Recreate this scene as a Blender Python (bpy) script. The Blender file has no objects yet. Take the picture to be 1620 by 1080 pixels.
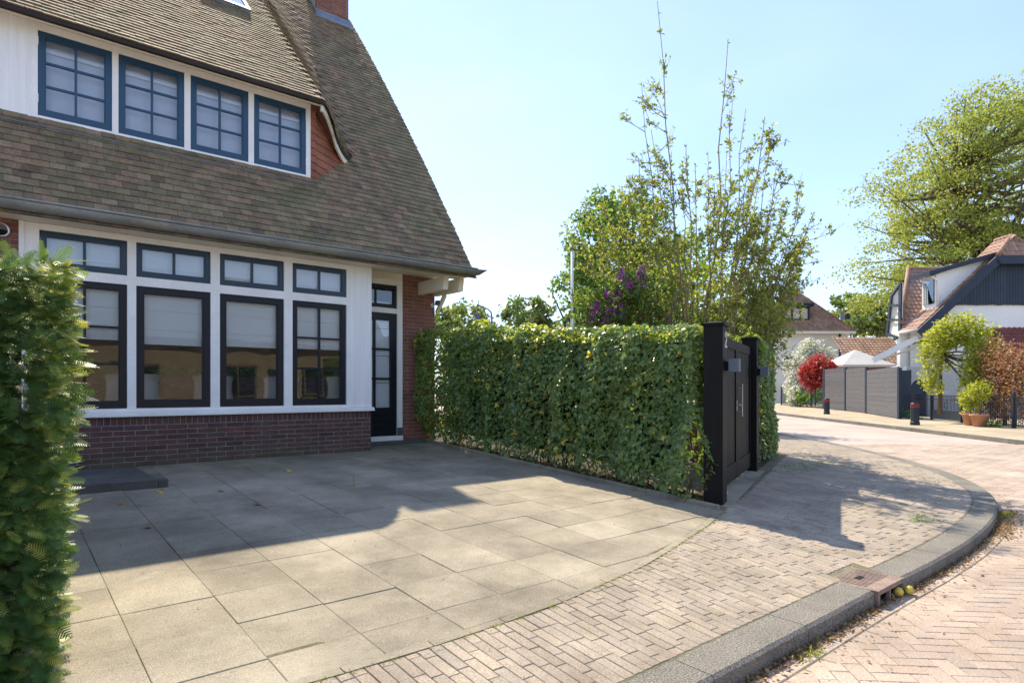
import bpy, math, random
import numpy as np
from mathutils import Vector, Matrix

random.seed(7); rng = np.random.default_rng(7)
SC = bpy.context.scene
COL = SC.collection
rad = math.radians

# ------------------------------------------------------------------ camera, sky, sun, exposure
CAM = np.array([-4.697, -9.185, 0.99])
R2 = np.array([0.7682, -0.6402]); F2 = np.array([0.6402, 0.7682])      # survey axes: to the right, away
cd = bpy.data.cameras.new('camera'); cam = bpy.data.objects.new('camera', cd); COL.objects.link(cam)
cam.location = CAM; cam.rotation_euler = (rad(90), 0, -math.atan2(F2[0], F2[1]))
cd.sensor_width = 36; cd.lens = 985 / 1620 * 36; cd.shift_y = 75 / 1620
cd.clip_start = 0.05; cd.clip_end = 3000
SC.camera = cam
SUN = Vector((0.287, 1.0, 1.315)).normalized()
w = bpy.data.worlds.new('World'); SC.world = w; w.use_nodes = True
wn = w.node_tree.nodes; wl = w.node_tree.links
sky = wn.new('ShaderNodeTexSky'); sky.sky_type = 'NISHITA'; sky.sun_disc = False
sky.sun_elevation = math.asin(SUN.z); sky.sun_rotation = math.atan2(SUN.x, SUN.y)
sky.air_density = 1.0; sky.dust_density = 0.15; sky.ozone_density = 3.0; sky.altitude = 0
hz_ = wn.new('ShaderNodeMix'); hz_.data_type = 'RGBA'; hz_.inputs[0].default_value = .58
tc_ = wn.new('ShaderNodeTexCoord'); nz_ = wn.new('ShaderNodeTexNoise'); nz_.inputs['Scale'].default_value = 1.6; nz_.inputs['Detail'].default_value = 5
mp_ = wn.new('ShaderNodeMapping'); mp_.inputs['Scale'].default_value = (1, 1, 2.5); wl.new(tc_.outputs['Generated'], mp_.inputs[0]); wl.new(mp_.outputs[0], nz_.inputs['Vector'])
rp_ = wn.new('ShaderNodeValToRGB'); rp_.color_ramp.elements[0].position = .35; rp_.color_ramp.elements[1].position = .70      # haze-like pale blue mixed into the sky as added fill light, same all round
rp_.color_ramp.elements[0].color = (.30, .385, .64, 1); rp_.color_ramp.elements[1].color = (.46, .52, .70, 1); wl.new(nz_.outputs['Fac'], rp_.inputs[0])
sc_n = wn.new('ShaderNodeMix'); sc_n.data_type = 'RGBA'; sc_n.blend_type = 'MULTIPLY'; sc_n.inputs[0].default_value = 1; sc_n.inputs[7].default_value = (4.4, 4.4, 4.4, 1)
wl.new(rp_.outputs[0], sc_n.inputs[6]); wl.new(sc_n.outputs[2], hz_.inputs[7])
wl.new(sky.outputs[0], hz_.inputs[6]); wl.new(hz_.outputs[2], wn['Background'].inputs[0]); wn['Background'].inputs[1].default_value = 0.15
sd = bpy.data.lights.new('sun', 'SUN'); sd.energy = 3.3; sd.angle = rad(0.55); sd.color = (1, 0.87, 0.66)
sun = bpy.data.objects.new('sun', sd); COL.objects.link(sun)
sun.rotation_euler = SUN.to_track_quat('Z', 'Y').to_euler()
SC.view_settings.view_transform = 'Standard'; SC.view_settings.look = 'None'
SC.view_settings.gamma = 1; SC.view_settings.exposure = 1.38
SC.view_settings.use_curve_mapping = False

# ------------------------------------------------------------------ helpers
def sv(a, b, z=0.0):
    """survey frame (metres right, metres away) to world"""
    return np.array([CAM[0] + a * R2[0] + b * F2[0], CAM[1] + a * R2[1] + b * F2[1], z])

def tag(o, label=None, cat=None, group=None, kind=None):
    if label: o['label'] = label
    if cat: o['category'] = cat
    if group: o['group'] = group
    if kind: o['kind'] = kind
    return o

def empty(name, loc=(0, 0, 0)):
    o = bpy.data.objects.new(name, None); COL.objects.link(o); o.location = loc
    o.empty_display_size = 0.2
    return o

def link(name, me, m, parent=None):
    o = bpy.data.objects.new(name, me); COL.objects.link(o)
    if m is not None:
        if isinstance(m, (list, tuple)):
            for k in m: me.materials.append(k)
        elif not me.materials: me.materials.append(m)
    if parent is not None:
        o.parent = parent
        o.matrix_parent_inverse = wmat(parent).inverted()
    return o

def wmat(o):
    m = o.matrix_basis.copy()
    if o.parent: m = wmat(o.parent) @ o.matrix_parent_inverse @ m
    return m

class MB:
    def __init__(s): s.v = []; s.f = []; s.rv = []
    def add(s, vs, fs, rv=0.0):
        n = len(s.v); s.v.extend([tuple(map(float, p)) for p in vs])
        s.f.extend([tuple(i + n for i in f) for f in fs]); s.rv.extend([rv] * len(fs)); return s
    def box(s, a, b, rv=0.0, M=None, bev=0.0):
        vs, fs = boxvf(a, b, bev)
        if M is not None: vs = [M @ Vector(p) for p in vs]
        return s.add(vs, fs, rv)
    def obox(s, c, ax, ay, az, hx, hy, hz, rv=0.0):
        """oriented box: centre, three unit axes, half sizes"""
        c = np.array(c, float); ax, ay, az = [np.array(q, float) for q in (ax, ay, az)]
        vs = [c + ax * sx * hx + ay * sy * hy + az * sz * hz for sz in (-1, 1) for sx, sy in ((-1, -1), (1, -1), (1, 1), (-1, 1))]
        return s.add(vs, BOXF, rv)
    def bar(s, p, q, wx, wy, up=(0, 0, 1), rv=0.0):
        p = np.array(p, float); q = np.array(q, float); d = q - p; L = np.linalg.norm(d); d /= L
        up = np.array(up, float); x = np.cross(d, up)
        if np.linalg.norm(x) < 1e-4: x = np.cross(d, (1, 0, 0))
        x /= np.linalg.norm(x); y = np.cross(x, d)
        return s.obox((p + q) / 2, x, y, d, wx / 2, wy / 2, L / 2, rv)
    def tube(s, pts, rr, n=6, rv=0.0, cap=True):
        pts = [np.array(p, float) for p in pts]; rr = rr if hasattr(rr, '__len__') else [rr] * len(pts)
        vs = []; fs = []; k = len(pts); prev = None
        for i, p in enumerate(pts):
            d = pts[min(i + 1, k - 1)] - pts[max(i - 1, 0)]; d = d / (np.linalg.norm(d) + 1e-9)
            if prev is None:
                a = np.array((1., 0, 0)) if abs(d[0]) < .9 else np.array((0, 1., 0))
            else: a = prev
            x = a - d * (a @ d); x /= np.linalg.norm(x) + 1e-9; prev = x; y = np.cross(d, x)
            for j in range(n):
                t = 2 * math.pi * j / n; vs.append(p + rr[i] * (math.cos(t) * x + math.sin(t) * y))
        for i in range(k - 1):
            for j in range(n):
                fs.append((i * n + j, i * n + (j + 1) % n, (i + 1) * n + (j + 1) % n, (i + 1) * n + j))
        if cap: fs.append(tuple(range(n))[::-1]); fs.append(tuple(range((k - 1) * n, k * n)))
        return s.add(vs, fs, rv)
    def lathe(s, prof, c, n=20, rv=0.0):
        vs = []; fs = []
        for r, z in prof:
            for j in range(n):
                t = 2 * math.pi * j / n; vs.append((c[0] + r * math.cos(t), c[1] + r * math.sin(t), c[2] + z))
        for i in range(len(prof) - 1):
            for j in range(n): fs.append((i * n + j, i * n + (j + 1) % n, (i + 1) * n + (j + 1) % n, (i + 1) * n + j))
        return s.add(vs, fs, rv)
    def build(s, name, m, parent=None, smooth=False):
        me = bpy.data.meshes.new(name); me.from_pydata(s.v, [], s.f)
        at = me.attributes.new('rv', 'FLOAT', 'FACE'); at.data.foreach_set('value', np.array(s.rv, np.float32))
        me.update()
        if smooth: me.polygons.foreach_set('use_smooth', np.ones(len(me.polygons), bool))
        return link(name, me, m, parent)

BOXF = [(3, 2, 1, 0), (4, 5, 6, 7), (0, 1, 5, 4), (1, 2, 6, 5), (2, 3, 7, 6), (3, 0, 4, 7)]
def boxvf(a, b, bev=0.0):
    x0, y0, z0 = a; x1, y1, z1 = b
    if bev <= 0:
        return [(x0, y0, z0), (x1, y0, z0), (x1, y1, z0), (x0, y1, z0), (x0, y0, z1), (x1, y0, z1), (x1, y1, z1), (x0, y1, z1)], BOXF
    e = bev
    vs = [(x0, y0, z0), (x1, y0, z0), (x1, y1, z0), (x0, y1, z0), (x0, y0, z1 - e), (x1, y0, z1 - e), (x1, y1, z1 - e), (x0, y1, z1 - e),
          (x0 + e, y0 + e, z1), (x1 - e, y0 + e, z1), (x1 - e, y1 - e, z1), (x0 + e, y1 - e, z1)]
    fs = [(0, 1, 5, 4), (1, 2, 6, 5), (2, 3, 7, 6), (3, 0, 4, 7), (4, 5, 9, 8), (5, 6, 10, 9), (6, 7, 11, 10), (7, 4, 8, 11), (8, 9, 10, 11)]
    return vs, fs

def npmesh(name, V, Fs, rv=None, mats=None, smooth=False):
    """V (n,3), Fs list of (m,k) int arrays"""
    me = bpy.data.meshes.new(name)
    nl = sum(f.size for f in Fs); nf = sum(len(f) for f in Fs)
    me.vertices.add(len(V)); me.vertices.foreach_set('co', np.asarray(V, np.float32).ravel())
    me.loops.add(nl); me.polygons.add(nf)
    me.loops.foreach_set('vertex_index', np.concatenate([f.ravel() for f in Fs]).astype(np.int32))
    tot = np.concatenate([np.full(len(f), f.shape[1]) for f in Fs]); st = np.concatenate([[0], np.cumsum(tot)[:-1]])
    me.polygons.foreach_set('loop_start', st.astype(np.int32)); me.polygons.foreach_set('loop_total', tot.astype(np.int32))
    if rv is not None:
        at = me.attributes.new('rv', 'FLOAT', 'FACE'); at.data.foreach_set('value', np.asarray(rv, np.float32))
    if smooth: me.polygons.foreach_set('use_smooth', np.ones(nf, bool))
    me.update(calc_edges=True); me.validate()
    return me

def project(P):
    d = np.asarray(P, float) - CAM
    z = d[..., 0] * F2[0] + d[..., 1] * F2[1]; x = d[..., 0] * R2[0] + d[..., 1] * R2[1]
    zz = np.where(z > .2, z, np.nan)
    return 810 + 985 * x / zz, 615 - 985 * d[..., 2] / zz, z

def pieces(parent, name, items, m, rest='rest', limit=300, minpx=0):
    """items: (verts, faces, rv). The `limit` that show largest become objects, the rest one joined part."""
    sc = []
    for vs, fs, rv in items:
        u, v, z = project(np.array([tuple(p) for p in vs]))
        if np.isnan(u).any(): sc.append(0); continue
        uc, vc = u.mean(), v.mean()
        vis = (-20 < uc < 1640) and (-20 < vc < 1100)
        sc.append((u.max() - u.min()) * (v.max() - v.min()) if vis else 0)
    order = np.argsort(-np.array(sc)); restm = MB(); n = 0; inv = wmat(parent).inverted() if parent else None
    for i in order:
        vs, fs, rv = items[i]
        if n < limit and sc[i] > minpx:
            c = np.mean(np.array([tuple(p) for p in vs]), axis=0)
            me = bpy.data.meshes.new(name); me.from_pydata([tuple(np.array(tuple(p)) - c) for p in vs], [], fs); me.update()
            o = bpy.data.objects.new(name, me); COL.objects.link(o); me.materials.append(m)
            o.location = c; o['rv'] = float(rv)
            if parent: o.parent = parent; o.matrix_parent_inverse = inv
            n += 1
        else: restm.add(vs, fs, rv)
    if restm.v:
        o = restm.build(rest, m, parent); o['kind'] = 'stuff'

# ------------------------------------------------------------------ materials
def newmat(name):
    m = bpy.data.materials.new(name); m.use_nodes = True; nt = m.node_tree
    return m, nt.nodes, nt.links, nt.nodes['Principled BSDF']

def rvnode(n, l):
    a = n.new('ShaderNodeAttribute'); a.attribute_type = 'GEOMETRY'; a.attribute_name = 'rv'
    b = n.new('ShaderNodeAttribute'); b.attribute_type = 'OBJECT'; b.attribute_name = 'rv'
    s = n.new('ShaderNodeMath'); s.operation = 'ADD'; l.new(a.outputs['Fac'], s.inputs[0]); l.new(b.outputs['Fac'], s.inputs[1])
    return s.outputs[0]

def ramp(n, l, src, cols):
    r = n.new('ShaderNodeValToRGB'); e = r.color_ramp.elements
    pos = [(i / (len(cols) - 1) if len(cols) > 1 else 0) for i in range(len(cols))]
    while len(e) < len(cols): e.new(0.5)
    for k, (p, c) in enumerate(zip(pos, cols)): e[k].position = p; e[k].color = (*c, 1)
    l.new(src, r.inputs[0]); return r.outputs[0]

def pos(n): return n.new('ShaderNodeNewGeometry').outputs['Position']

def noise(n, l, sc, det=4, rough=.6, vec=None, stretch=None):
    t = n.new('ShaderNodeTexNoise'); t.inputs['Scale'].default_value = sc; t.inputs['Detail'].default_value = det
    t.inputs['Roughness'].default_value = rough
    v = vec or pos(n)
    if stretch:
        mp = n.new('ShaderNodeMapping'); mp.inputs['Scale'].default_value = stretch; l.new(v, mp.inputs[0]); v = mp.outputs[0]
    l.new(v, t.inputs['Vector']); return t.outputs['Fac']

def mixc(n, l, fac, a, b, mode='MIX'):
    x = n.new('ShaderNodeMix'); x.data_type = 'RGBA'; x.blend_type = mode
    for i, s in ((0, fac), (6, a), (7, b)):
        if hasattr(s, 'node'): l.new(s, x.inputs[i])
        else: x.inputs[i].default_value = s if i == 0 else (*s, 1)
    return x.outputs[2]

def mapr(n, l, src, a, b, c=0, d=1):
    x = n.new('ShaderNodeMapRange'); l.new(src, x.inputs[0])
    for i, q in enumerate((a, b, c, d)): x.inputs[i + 1].default_value = q
    return x.outputs[0]

def surf(name, cols, rough=.8, mott=.35, mscale=3.0, fine=60, fineamt=.25, bump=.3, bscale=80, bdist=.004,
         overlay=None, spec=.3, stretch=None, metal=0, coat=0, grad=None):
    """cols: ramp over rv. mott: large blotches, fine: grain. overlay: list of (colour, scale, lo, hi, amount)"""
    m, n, l, p = newmat(name)
    c = ramp(n, l, rvnode(n, l), cols) if len(cols) > 1 else None
    if c is None:
        q = n.new('ShaderNodeRGB'); q.outputs[0].default_value = (*cols[0], 1); c = q.outputs[0]
    if mott:
        f = mapr(n, l, noise(n, l, mscale, 5, .65, stretch=stretch), .3, .7, 1 - mott, 1 + mott * .6)
        c = mixc(n, l, 1.0, c, f, 'MULTIPLY')
    if fineamt:
        f = mapr(n, l, noise(n, l, fine, 3, .7, stretch=stretch), .3, .7, 1 - fineamt, 1 + fineamt)
        c = mixc(n, l, 1.0, c, f, 'MULTIPLY')
    for oc, osc, lo, hi, amt in (overlay or []):
        f = mapr(n, l, noise(n, l, osc, 6, .7), lo, hi, 0, amt); c = mixc(n, l, f, c, oc)
    if grad:      # moss film that grows near a wall foot: (axis, lo, hi, colour, amount)
        sp = n.new('ShaderNodeSeparateXYZ'); l.new(pos(n), sp.inputs[0])
        g = mapr(n, l, sp.outputs[grad[0]], grad[1], grad[2], 0, 1); k = n.new('ShaderNodeMath'); k.operation = 'MULTIPLY'
        l.new(g, k.inputs[0]); l.new(mapr(n, l, noise(n, l, 2.0, 6, .7), .35, .65, .0, grad[4]), k.inputs[1]); c = mixc(n, l, k.outputs[0], c, grad[3])
    l.new(c, p.inputs['Base Color']); p.inputs['Roughness'].default_value = rough
    p.inputs['Specular IOR Level'].default_value = spec; p.inputs['Metallic'].default_value = metal
    if coat: p.inputs['Coat Weight'].default_value = coat; p.inputs['Coat Roughness'].default_value = .12
    if bump:
        b = n.new('ShaderNodeBump'); b.inputs['Strength'].default_value = bump; b.inputs['Distance'].default_value = bdist
        l.new(noise(n, l, bscale, 4, .7, stretch=stretch), b.inputs['Height']); l.new(b.outputs[0], p.inputs['Normal'])
    return m

def leafm(name, cols, trans=.4, rough=.45, tcol=None, spec=.35):
    m, n, l, p = newmat(name)
    c = ramp(n, l, rvnode(n, l), cols)
    l.new(c, p.inputs['Base Color']); p.inputs['Roughness'].default_value = rough; p.inputs['Specular IOR Level'].default_value = spec
    t = n.new('ShaderNodeBsdfTranslucent')
    tc = mixc(n, l, 1.0, c, tcol or (1.6, 1.5, .7), 'MULTIPLY'); l.new(tc, t.inputs['Color'])
    x = n.new('ShaderNodeMixShader'); x.inputs[0].default_value = trans
    l.new(p.outputs[0], x.inputs[1]); l.new(t.outputs[0], x.inputs[2]); l.new(x.outputs[0], n['Material Output'].inputs[0])
    return m

def glassm(name, tint=(.97, .99, .99), refl=1.0, wav=.0):
    m, n, l, p = newmat(name); n.remove(p)
    tr = n.new('ShaderNodeBsdfTransparent'); tr.inputs[0].default_value = (*tint, 1)
    g = n.new('ShaderNodeBsdfGlossy'); g.inputs['Roughness'].default_value = 0.004; g.inputs[0].default_value = (.86, .93, 1, 1)
    fr = n.new('ShaderNodeFresnel'); fr.inputs[0].default_value = 1.55
    k = n.new('ShaderNodeMath'); k.operation = 'MULTIPLY_ADD'; l.new(fr.outputs[0], k.inputs[0]); k.inputs[1].default_value = 2.4 * refl; k.inputs[2].default_value = .0
    k.use_clamp = True
    x = n.new('ShaderNodeMixShader'); l.new(k.outputs[0], x.inputs[0]); l.new(tr.outputs[0], x.inputs[1]); l.new(g.outputs[0], x.inputs[2])
    l.new(x.outputs[0], n['Material Output'].inputs[0])
    if wav:
        b = n.new('ShaderNodeBump'); b.inputs['Strength'].default_value = wav; b.inputs['Distance'].default_value = .02
        l.new(noise(n, l, 2.2, 1), b.inputs['Height']); l.new(b.outputs[0], g.inputs['Normal'])
    return m

M = {}
M['tile_slab'] = surf('concrete_slab', [(.235, .208, .158), (.30, .265, .202), (.265, .234, .178), (.32, .285, .218)], .9, .42, 1.3, 150, .5, .6, 220, .004,
                      overlay=[((.44, .40, .31), .9, .56, .72, .45), ((.50, .47, .38), 2.3, .60, .80, .5), ((.14, .13, .085), .8, .52, .75, .4), ((.12, .10, .075), 5, .66, .76, .35)], grad=(1, -1.6, .1, (.10, .115, .055), .8))
M['paver'] = surf('clay_paver', [(.265, .222, .175), (.33, .275, .215), (.295, .252, .205), (.355, .295, .23), (.28, .245, .205)], .88, .3, 2.0, 90, .35, .6, 160, .004,
                  overlay=[((.2, .2, .1), 1.1, .55, .75, .35)])
M['road_paver'] = surf('road_paver', [(.35, .275, .215), (.41, .325, .26), (.37, .30, .245), (.43, .345, .275), (.335, .275, .23)], .88, .28, 1.2, 80, .3, .55, 160, .004,
                       overlay=[((.24, .2, .15), .7, .52, .75, .4)])
M['joint'] = surf('joint_sand', [(.16, .145, .10)], .95, .5, 4, 60, .4, .6, 80, .01, overlay=[((.13, .15, .05), 3.5, .45, .65, .5)])
M['soil'] = surf('soil', [(.07, .055, .04)], .95, .5, 3, 40, .4, .8, 30, .03)
M['kerb'] = surf('kerb_concrete', [(.155, .145, .125), (.20, .185, .16)], .9, .3, 1.5, 110, .95, .6, 200, .004,
                 overlay=[((.42, .38, .28), 1.5, .62, .8, .35)])
M['white'] = surf('white_paint', [(.83, .83, .81)], .45, .10, 2.5, 40, .04, .05, 60, .002)
M['cream'] = surf('cream_paint', [(.80, .74, .60)], .5, .08, 1.5, 40, .03, .05, 60, .002)
M['panel'] = surf('white_board', [(.83, .83, .82)], .5, .09, 2, 50, .04, .15, 40, .003, stretch=(8, 8, .4))
M['sash'] = surf('dark_sash_paint', [(.012, .014, .021)], .35, .1, 2, 40, .1, .04, 60, .001, spec=.3)
M['sash_upper'] = surf('slate_blue_paint', [(.016, .036, .062)], .3, .1, 2, 40, .1, .04, 60, .001, spec=.5)
M['sash_blue'] = surf('blue_paint', [(.012, .055, .115)], .34, .1, 2, 40, .1, .04, 60, .001, spec=.5)
M['glass'] = glassm('window_glass', wav=.05)
M['brick_dark'] = surf('dark_brick', [(.085, .045, .045), (.13, .06, .055), (.105, .06, .065), (.16, .065, .055)], .8, .3, 5, 90, .35, .6, 120, .004,
                       overlay=[((.10, .11, .07), 1.6, .55, .7, .35)], grad=(2, .28, -.05, (.10, .12, .055), .8))
M['brick_red'] = surf('red_brick', [(.185, .075, .055), (.25, .10, .07), (.215, .09, .07), (.28, .12, .085)], .82, .3, 5, 90, .35, .6, 120, .004)
M['mortar'] = surf('mortar', [(.30, .29, .26)], .95, .3, 4, 100, .3, .4, 150, .003)
M['roof_tile'] = surf('roof_tile', [(.13, .10, .065), (.215, .15, .095), (.15, .13, .072), (.29, .21, .135), (.175, .128, .085), (.28, .18, .11), (.195, .165, .09)], .82, .3, 5, 60, .4, .6, 90, .005,
                      overlay=[((.16, .175, .08), .55, .46, .70, .5), ((.3, .29, .25), 9, .68, .78, .5)])
M['cheek_tile'] = surf('red_tile', [(.24, .095, .06), (.32, .125, .075), (.27, .11, .08)], .8, .3, 4, 60, .35, .5, 90, .004)
M['roof_base'] = surf('roof_underlay', [(.04, .033, .028)], .95, .2, 3, 40, .2, 0)
M['zinc'] = surf('weathered_zinc', [(.24, .25, .24)], .48, .35, 2.2, 40, .2, .1, 60, .002, metal=.35,
                 overlay=[((.36, .32, .20), 1.3, .5, .7, .6)], stretch=(.6, 1, 3))
M['lead'] = surf('lead', [(.20, .23, .28)], .5, .3, 3, 30, .2, .3, 20, .01, metal=.3)
M['black_wood'] = surf('black_stained_wood', [(.006, .0055, .0055), (.010, .009, .0085)], .55, .3, 2, 40, .3, .35, 50, .002, stretch=(9, 9, .5), spec=.15)
M['steel'] = surf('brushed_steel', [(.6, .6, .6)], .3, .05, 2, 60, .1, 0, metal=1)
M['canvas0'] = surf('pale_metal', [(.62, .60, .58)], .5, .05, 3, 40, .05, 0)
M['greybox'] = surf('grey_metal', [(.10, .12, .16)], .45, .1, 2, 40, .1, 0)
M['stone'] = surf('bluestone', [(.10, .10, .095)], .75, .3, 3, 80, .3, .3, 60, .003, overlay=[((.12, .15, .09), 1.2, .5, .7, .5)])
M['iron'] = surf('cast_iron', [(.27, .20, .165)], .7, .3, 6, 70, .3, .3, 60, .003, metal=.1)
M['dark'] = surf('dark_void', [(.01, .01, .01)], .9, 0, 1, 1, 0, 0)
M['bark'] = surf('bark', [(.13, .105, .075), (.19, .15, .10)], .9, .4, 6, 40, .4, .6, 40, .02, stretch=(4, 4, .6))
M['olive_bark'] = surf('olive_bark', [(.27, .205, .10), (.36, .28, .14), (.22, .175, .12)], .85, .4, 8, 50, .3, .4, 50, .01, stretch=(4, 4, .6))
M['ivy'] = leafm('ivy_leaf', [(.11, .175, .06), (.155, .245, .085), (.21, .30, .095), (.32, .40, .085), (.45, .50, .10), (.80, .52, .08)], .42, .3, spec=.5)
M['yew'] = leafm('yew_needle', [(.045, .095, .035), (.08, .165, .045), (.16, .25, .055), (.42, .44, .11)], .3, .42)
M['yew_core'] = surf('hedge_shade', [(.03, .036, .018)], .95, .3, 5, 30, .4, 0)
M['room'] = surf('room_wall', [(.74, .69, .60)], .9, .1, 1, 20, .05, 0)
M['linen'] = surf('linen_blind', [(.72, .77, .82)], .9, .04, 2, 300, .06, .1, 300, .002)  # cool tint stands in for the sky reflected in the transom panes
M['attic_cloth'] = surf('sky_tinted_cloth', [(.58, .64, .76)], .9, .04, 2, 300, .06, .1, 300, .002)  # blue of the sky mirrored in the dormer panes, put into the blind cloth
M['wicker'] = surf('grey_wicker', [(.06, .057, .052), (.11, .10, .09)], .7, .3, 20, 120, .5, .8, 90, .01)
M['grass'] = leafm('pot_grass', [(.03, .09, .02), (.06, .15, .03), (.09, .19, .04)], .35)
M['asphalt_ground'] = surf('far_ground', [(.16, .16, .11)], .95, .4, .3, 20, .3, 0)

# ------------------------------------------------------------------ ground heights and street lines
S = 0.0585
def resample(P, step):
    P = np.array(P, float); t = np.concatenate([[0], np.cumsum(np.linalg.norm(np.diff(P, axis=0), axis=1))])
    # Catmull-Rom by chord length
    n = max(2, int(t[-1] / step)); T = np.linspace(0, t[-1], n * 4); out = []
    for q in T:
        i = min(max(np.searchsorted(t, q) - 1, 0), len(P) - 2); u = (q - t[i]) / (t[i + 1] - t[i])
        m0 = (P[i + 1] - P[max(i - 1, 0)]) / (t[i + 1] - t[max(i - 1, 0)]) * (t[i + 1] - t[i])
        j = min(i + 2, len(P) - 1); m1 = (P[j] - P[i]) / (t[j] - t[i]) * (t[i + 1] - t[i])
        out.append((2 * u**3 - 3 * u**2 + 1) * P[i] + (u**3 - 2 * u**2 + u) * m0 + (-2 * u**3 + 3 * u**2) * P[i + 1] + (u**3 - u**2) * m1)
    out = np.array(out); tt = np.concatenate([[0], np.cumsum(np.linalg.norm(np.diff(out, axis=0), axis=1))])
    g = np.linspace(0, tt[-1], n + 1)
    return np.stack([np.interp(g, tt, out[:, 0]), np.interp(g, tt, out[:, 1])], 1)
KO = resample([(-14, -7.46), (-6, -7.46), (-2, -7.46), (0, -7.455), (1.4, -7.47), (2.72, -7.42), (4.23, -7.23), (5.66, -6.86), (7.04, -6.235), (8.55, -5.28),
               (10.35, -3.82), (11.84, -2.43), (14.63, .54), (20, 5.95), (30, 16), (60, 46)], .25)
tg = np.gradient(KO, axis=0); tg /= np.linalg.norm(tg, axis=1)[:, None]
KN = np.stack([-tg[:, 1], tg[:, 0]], 1)                 # towards the pavement
KW = .23
KI = KO + KN * KW
def kdist(x, y):
    d = np.hypot(KI[:, 0] - x, KI[:, 1] - y); return d.min()
def pz(x, y): return -.42 + S * min(kdist(x, y), 6)
RZ = -.525
GATE0 = np.array([1.62, -5.215]); GD = np.array([.929, .370]); GD /= np.linalg.norm(GD); GN = np.array([GD[1], -GD[0]])   # GN towards the street
EDGE = np.array([(-9, -6.2), (-4.4, -6.3), (-3.62, -6.37), (-3.09, -6.39), (-2.04, -6.36), (-.77, -6.16), (.74, -5.73), (1.52, -5.44), (2.5, -5.12), (4.25, -4.47), (7.3, -3.25), (9.0, -1.6), (12, 1.5), (16, 6)])
def edge_y(x): return np.interp(x, EDGE[:, 0], EDGE[:, 1])

# far ground sheet, soil behind the hedge
o = MB().add([(-600, -600, -.62), (900, -600, -.62), (900, 900, -.62), (-600, 900, -.62)], [(0, 1, 2, 3)]).build('ground', M['asphalt_ground']); o['kind'] = 'structure'
mb = MB()
gx = np.array([1.50, 3, 4.6, 7.2, 9.0, 11.5, 14.0]); gy0 = [edge_y(x) + .18 for x in gx]
vs = []
for x, y0 in zip(gx, gy0):
    for k in range(5):
        y = y0 + (12 - y0) * k / 4; vs.append((x, y, min(S * y, .1) - .03))
mb.add(vs, [(i * 5 + k, (i + 1) * 5 + k, (i + 1) * 5 + k + 1, i * 5 + k + 1) for i in range(len(gx) - 1) for k in range(4)])
o = mb.build('garden_soil', M['soil']); o['kind'] = 'structure'

# ------------------------------------------------------------------ driveway slabs
drive = MB()
ys = [-6.42, -4, -2, 0, .75]
drive.add([(x, y, S * y - .0045) for y in ys for x in (-5.6, 1.5)], [(2 * i, 2 * i + 1, 2 * i + 3, 2 * i + 2) for i in range(4)])
drive = drive.build('driveway', M['joint']); drive['kind'] = 'structure'
items = []
xs = [-5.64 + .499 * i for i in range(15)]
for i in range(14):
    off = random.uniform(-.018, .018)
    for j in range(-1, 14):
        y1 = .41 - j * .4935 + off; y0 = y1 - .4935
        x0, x1 = xs[i], xs[i + 1]
        if x1 > 1.33: x1 = 1.33
        g = .0012 + random.uniform(0, .0014)
        X0, X1, Y0, Y1 = x0 + g, x1 - g, y0 + g, y1 - g
        if Y1 > 0.4: Y1 = .4
        if X1 - X0 < .05: continue
        poly = [(X0, Y0), (X1, Y0), (X1, Y1), (X0, Y1)]
        cut = []
        # front slabs are cut along the edge strip
        if Y0 < edge_y((X0 + X1) / 2) + .07:
            yl = edge_y(X0) + .07; yr = edge_y(X1) + .07
            if Y1 < min(yl, yr) + .02: continue
            poly = [(X0, min(max(Y0, yl), Y1 - .012)), (X1, min(max(Y0, yr), Y1 - .012)), (X1, Y1), (X0, Y1)]
        if Y1 > 0 and X1 < 0.02: 
            if Y0 > -.03: continue
            poly = [(a, min(b, -.006)) for a, b in poly]
        if X1 < -3.2 and Y0 > -1.5: continue
        tz = random.uniform(-.003, .003); tx, ty = random.uniform(-.004, .004), random.uniform(-.004, .004)
        cx, cy = (X0 + X1) / 2, (Y0 + Y1) / 2; e = .0025
        zt = lambda a, b: S * b + tz + tx * (a - cx) + ty * (b - cy)
        vs = [(a, b, zt(a, b) - .045) for a, b in poly] + [(a, b, zt(a, b) - e) for a, b in poly] + [(a + e * (1 if a < cx else -1), b + e * (1 if b < cy else -1), zt(a, b)) for a, b in poly]
        items.append((vs, [(0, 1, 5, 4), (1, 2, 6, 5), (2, 3, 7, 6), (3, 0, 4, 7), (4, 5, 9, 8), (5, 6, 10, 9), (6, 7, 11, 10), (7, 4, 8, 11), (8, 9, 10, 11)], random.random()))
pieces(drive, 'paving_slab', items, M['tile_slab'], 'paving_slabs')
# narrow concrete edging strip between the driveway and the pavement
mb = MB(); ex = np.arange(-5.4, 1.45, .5)
for a, b in zip(ex[:-1], ex[1:]):
    p = [(a + .003, edge_y(a)), (b - .003, edge_y(b)), (b - .003, edge_y(b) + .062), (a + .003, edge_y(a) + .062)]
    zz = [pz(*q) + .001 for q in p]
    mb.add([(q[0], q[1], z - .06) for q, z in zip(p, zz)] + [(q[0], q[1], z) for q, z in zip(p, zz)], BOXF, random.random())
mb.build('edging_strip', M['tile_slab'], drive)
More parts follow.
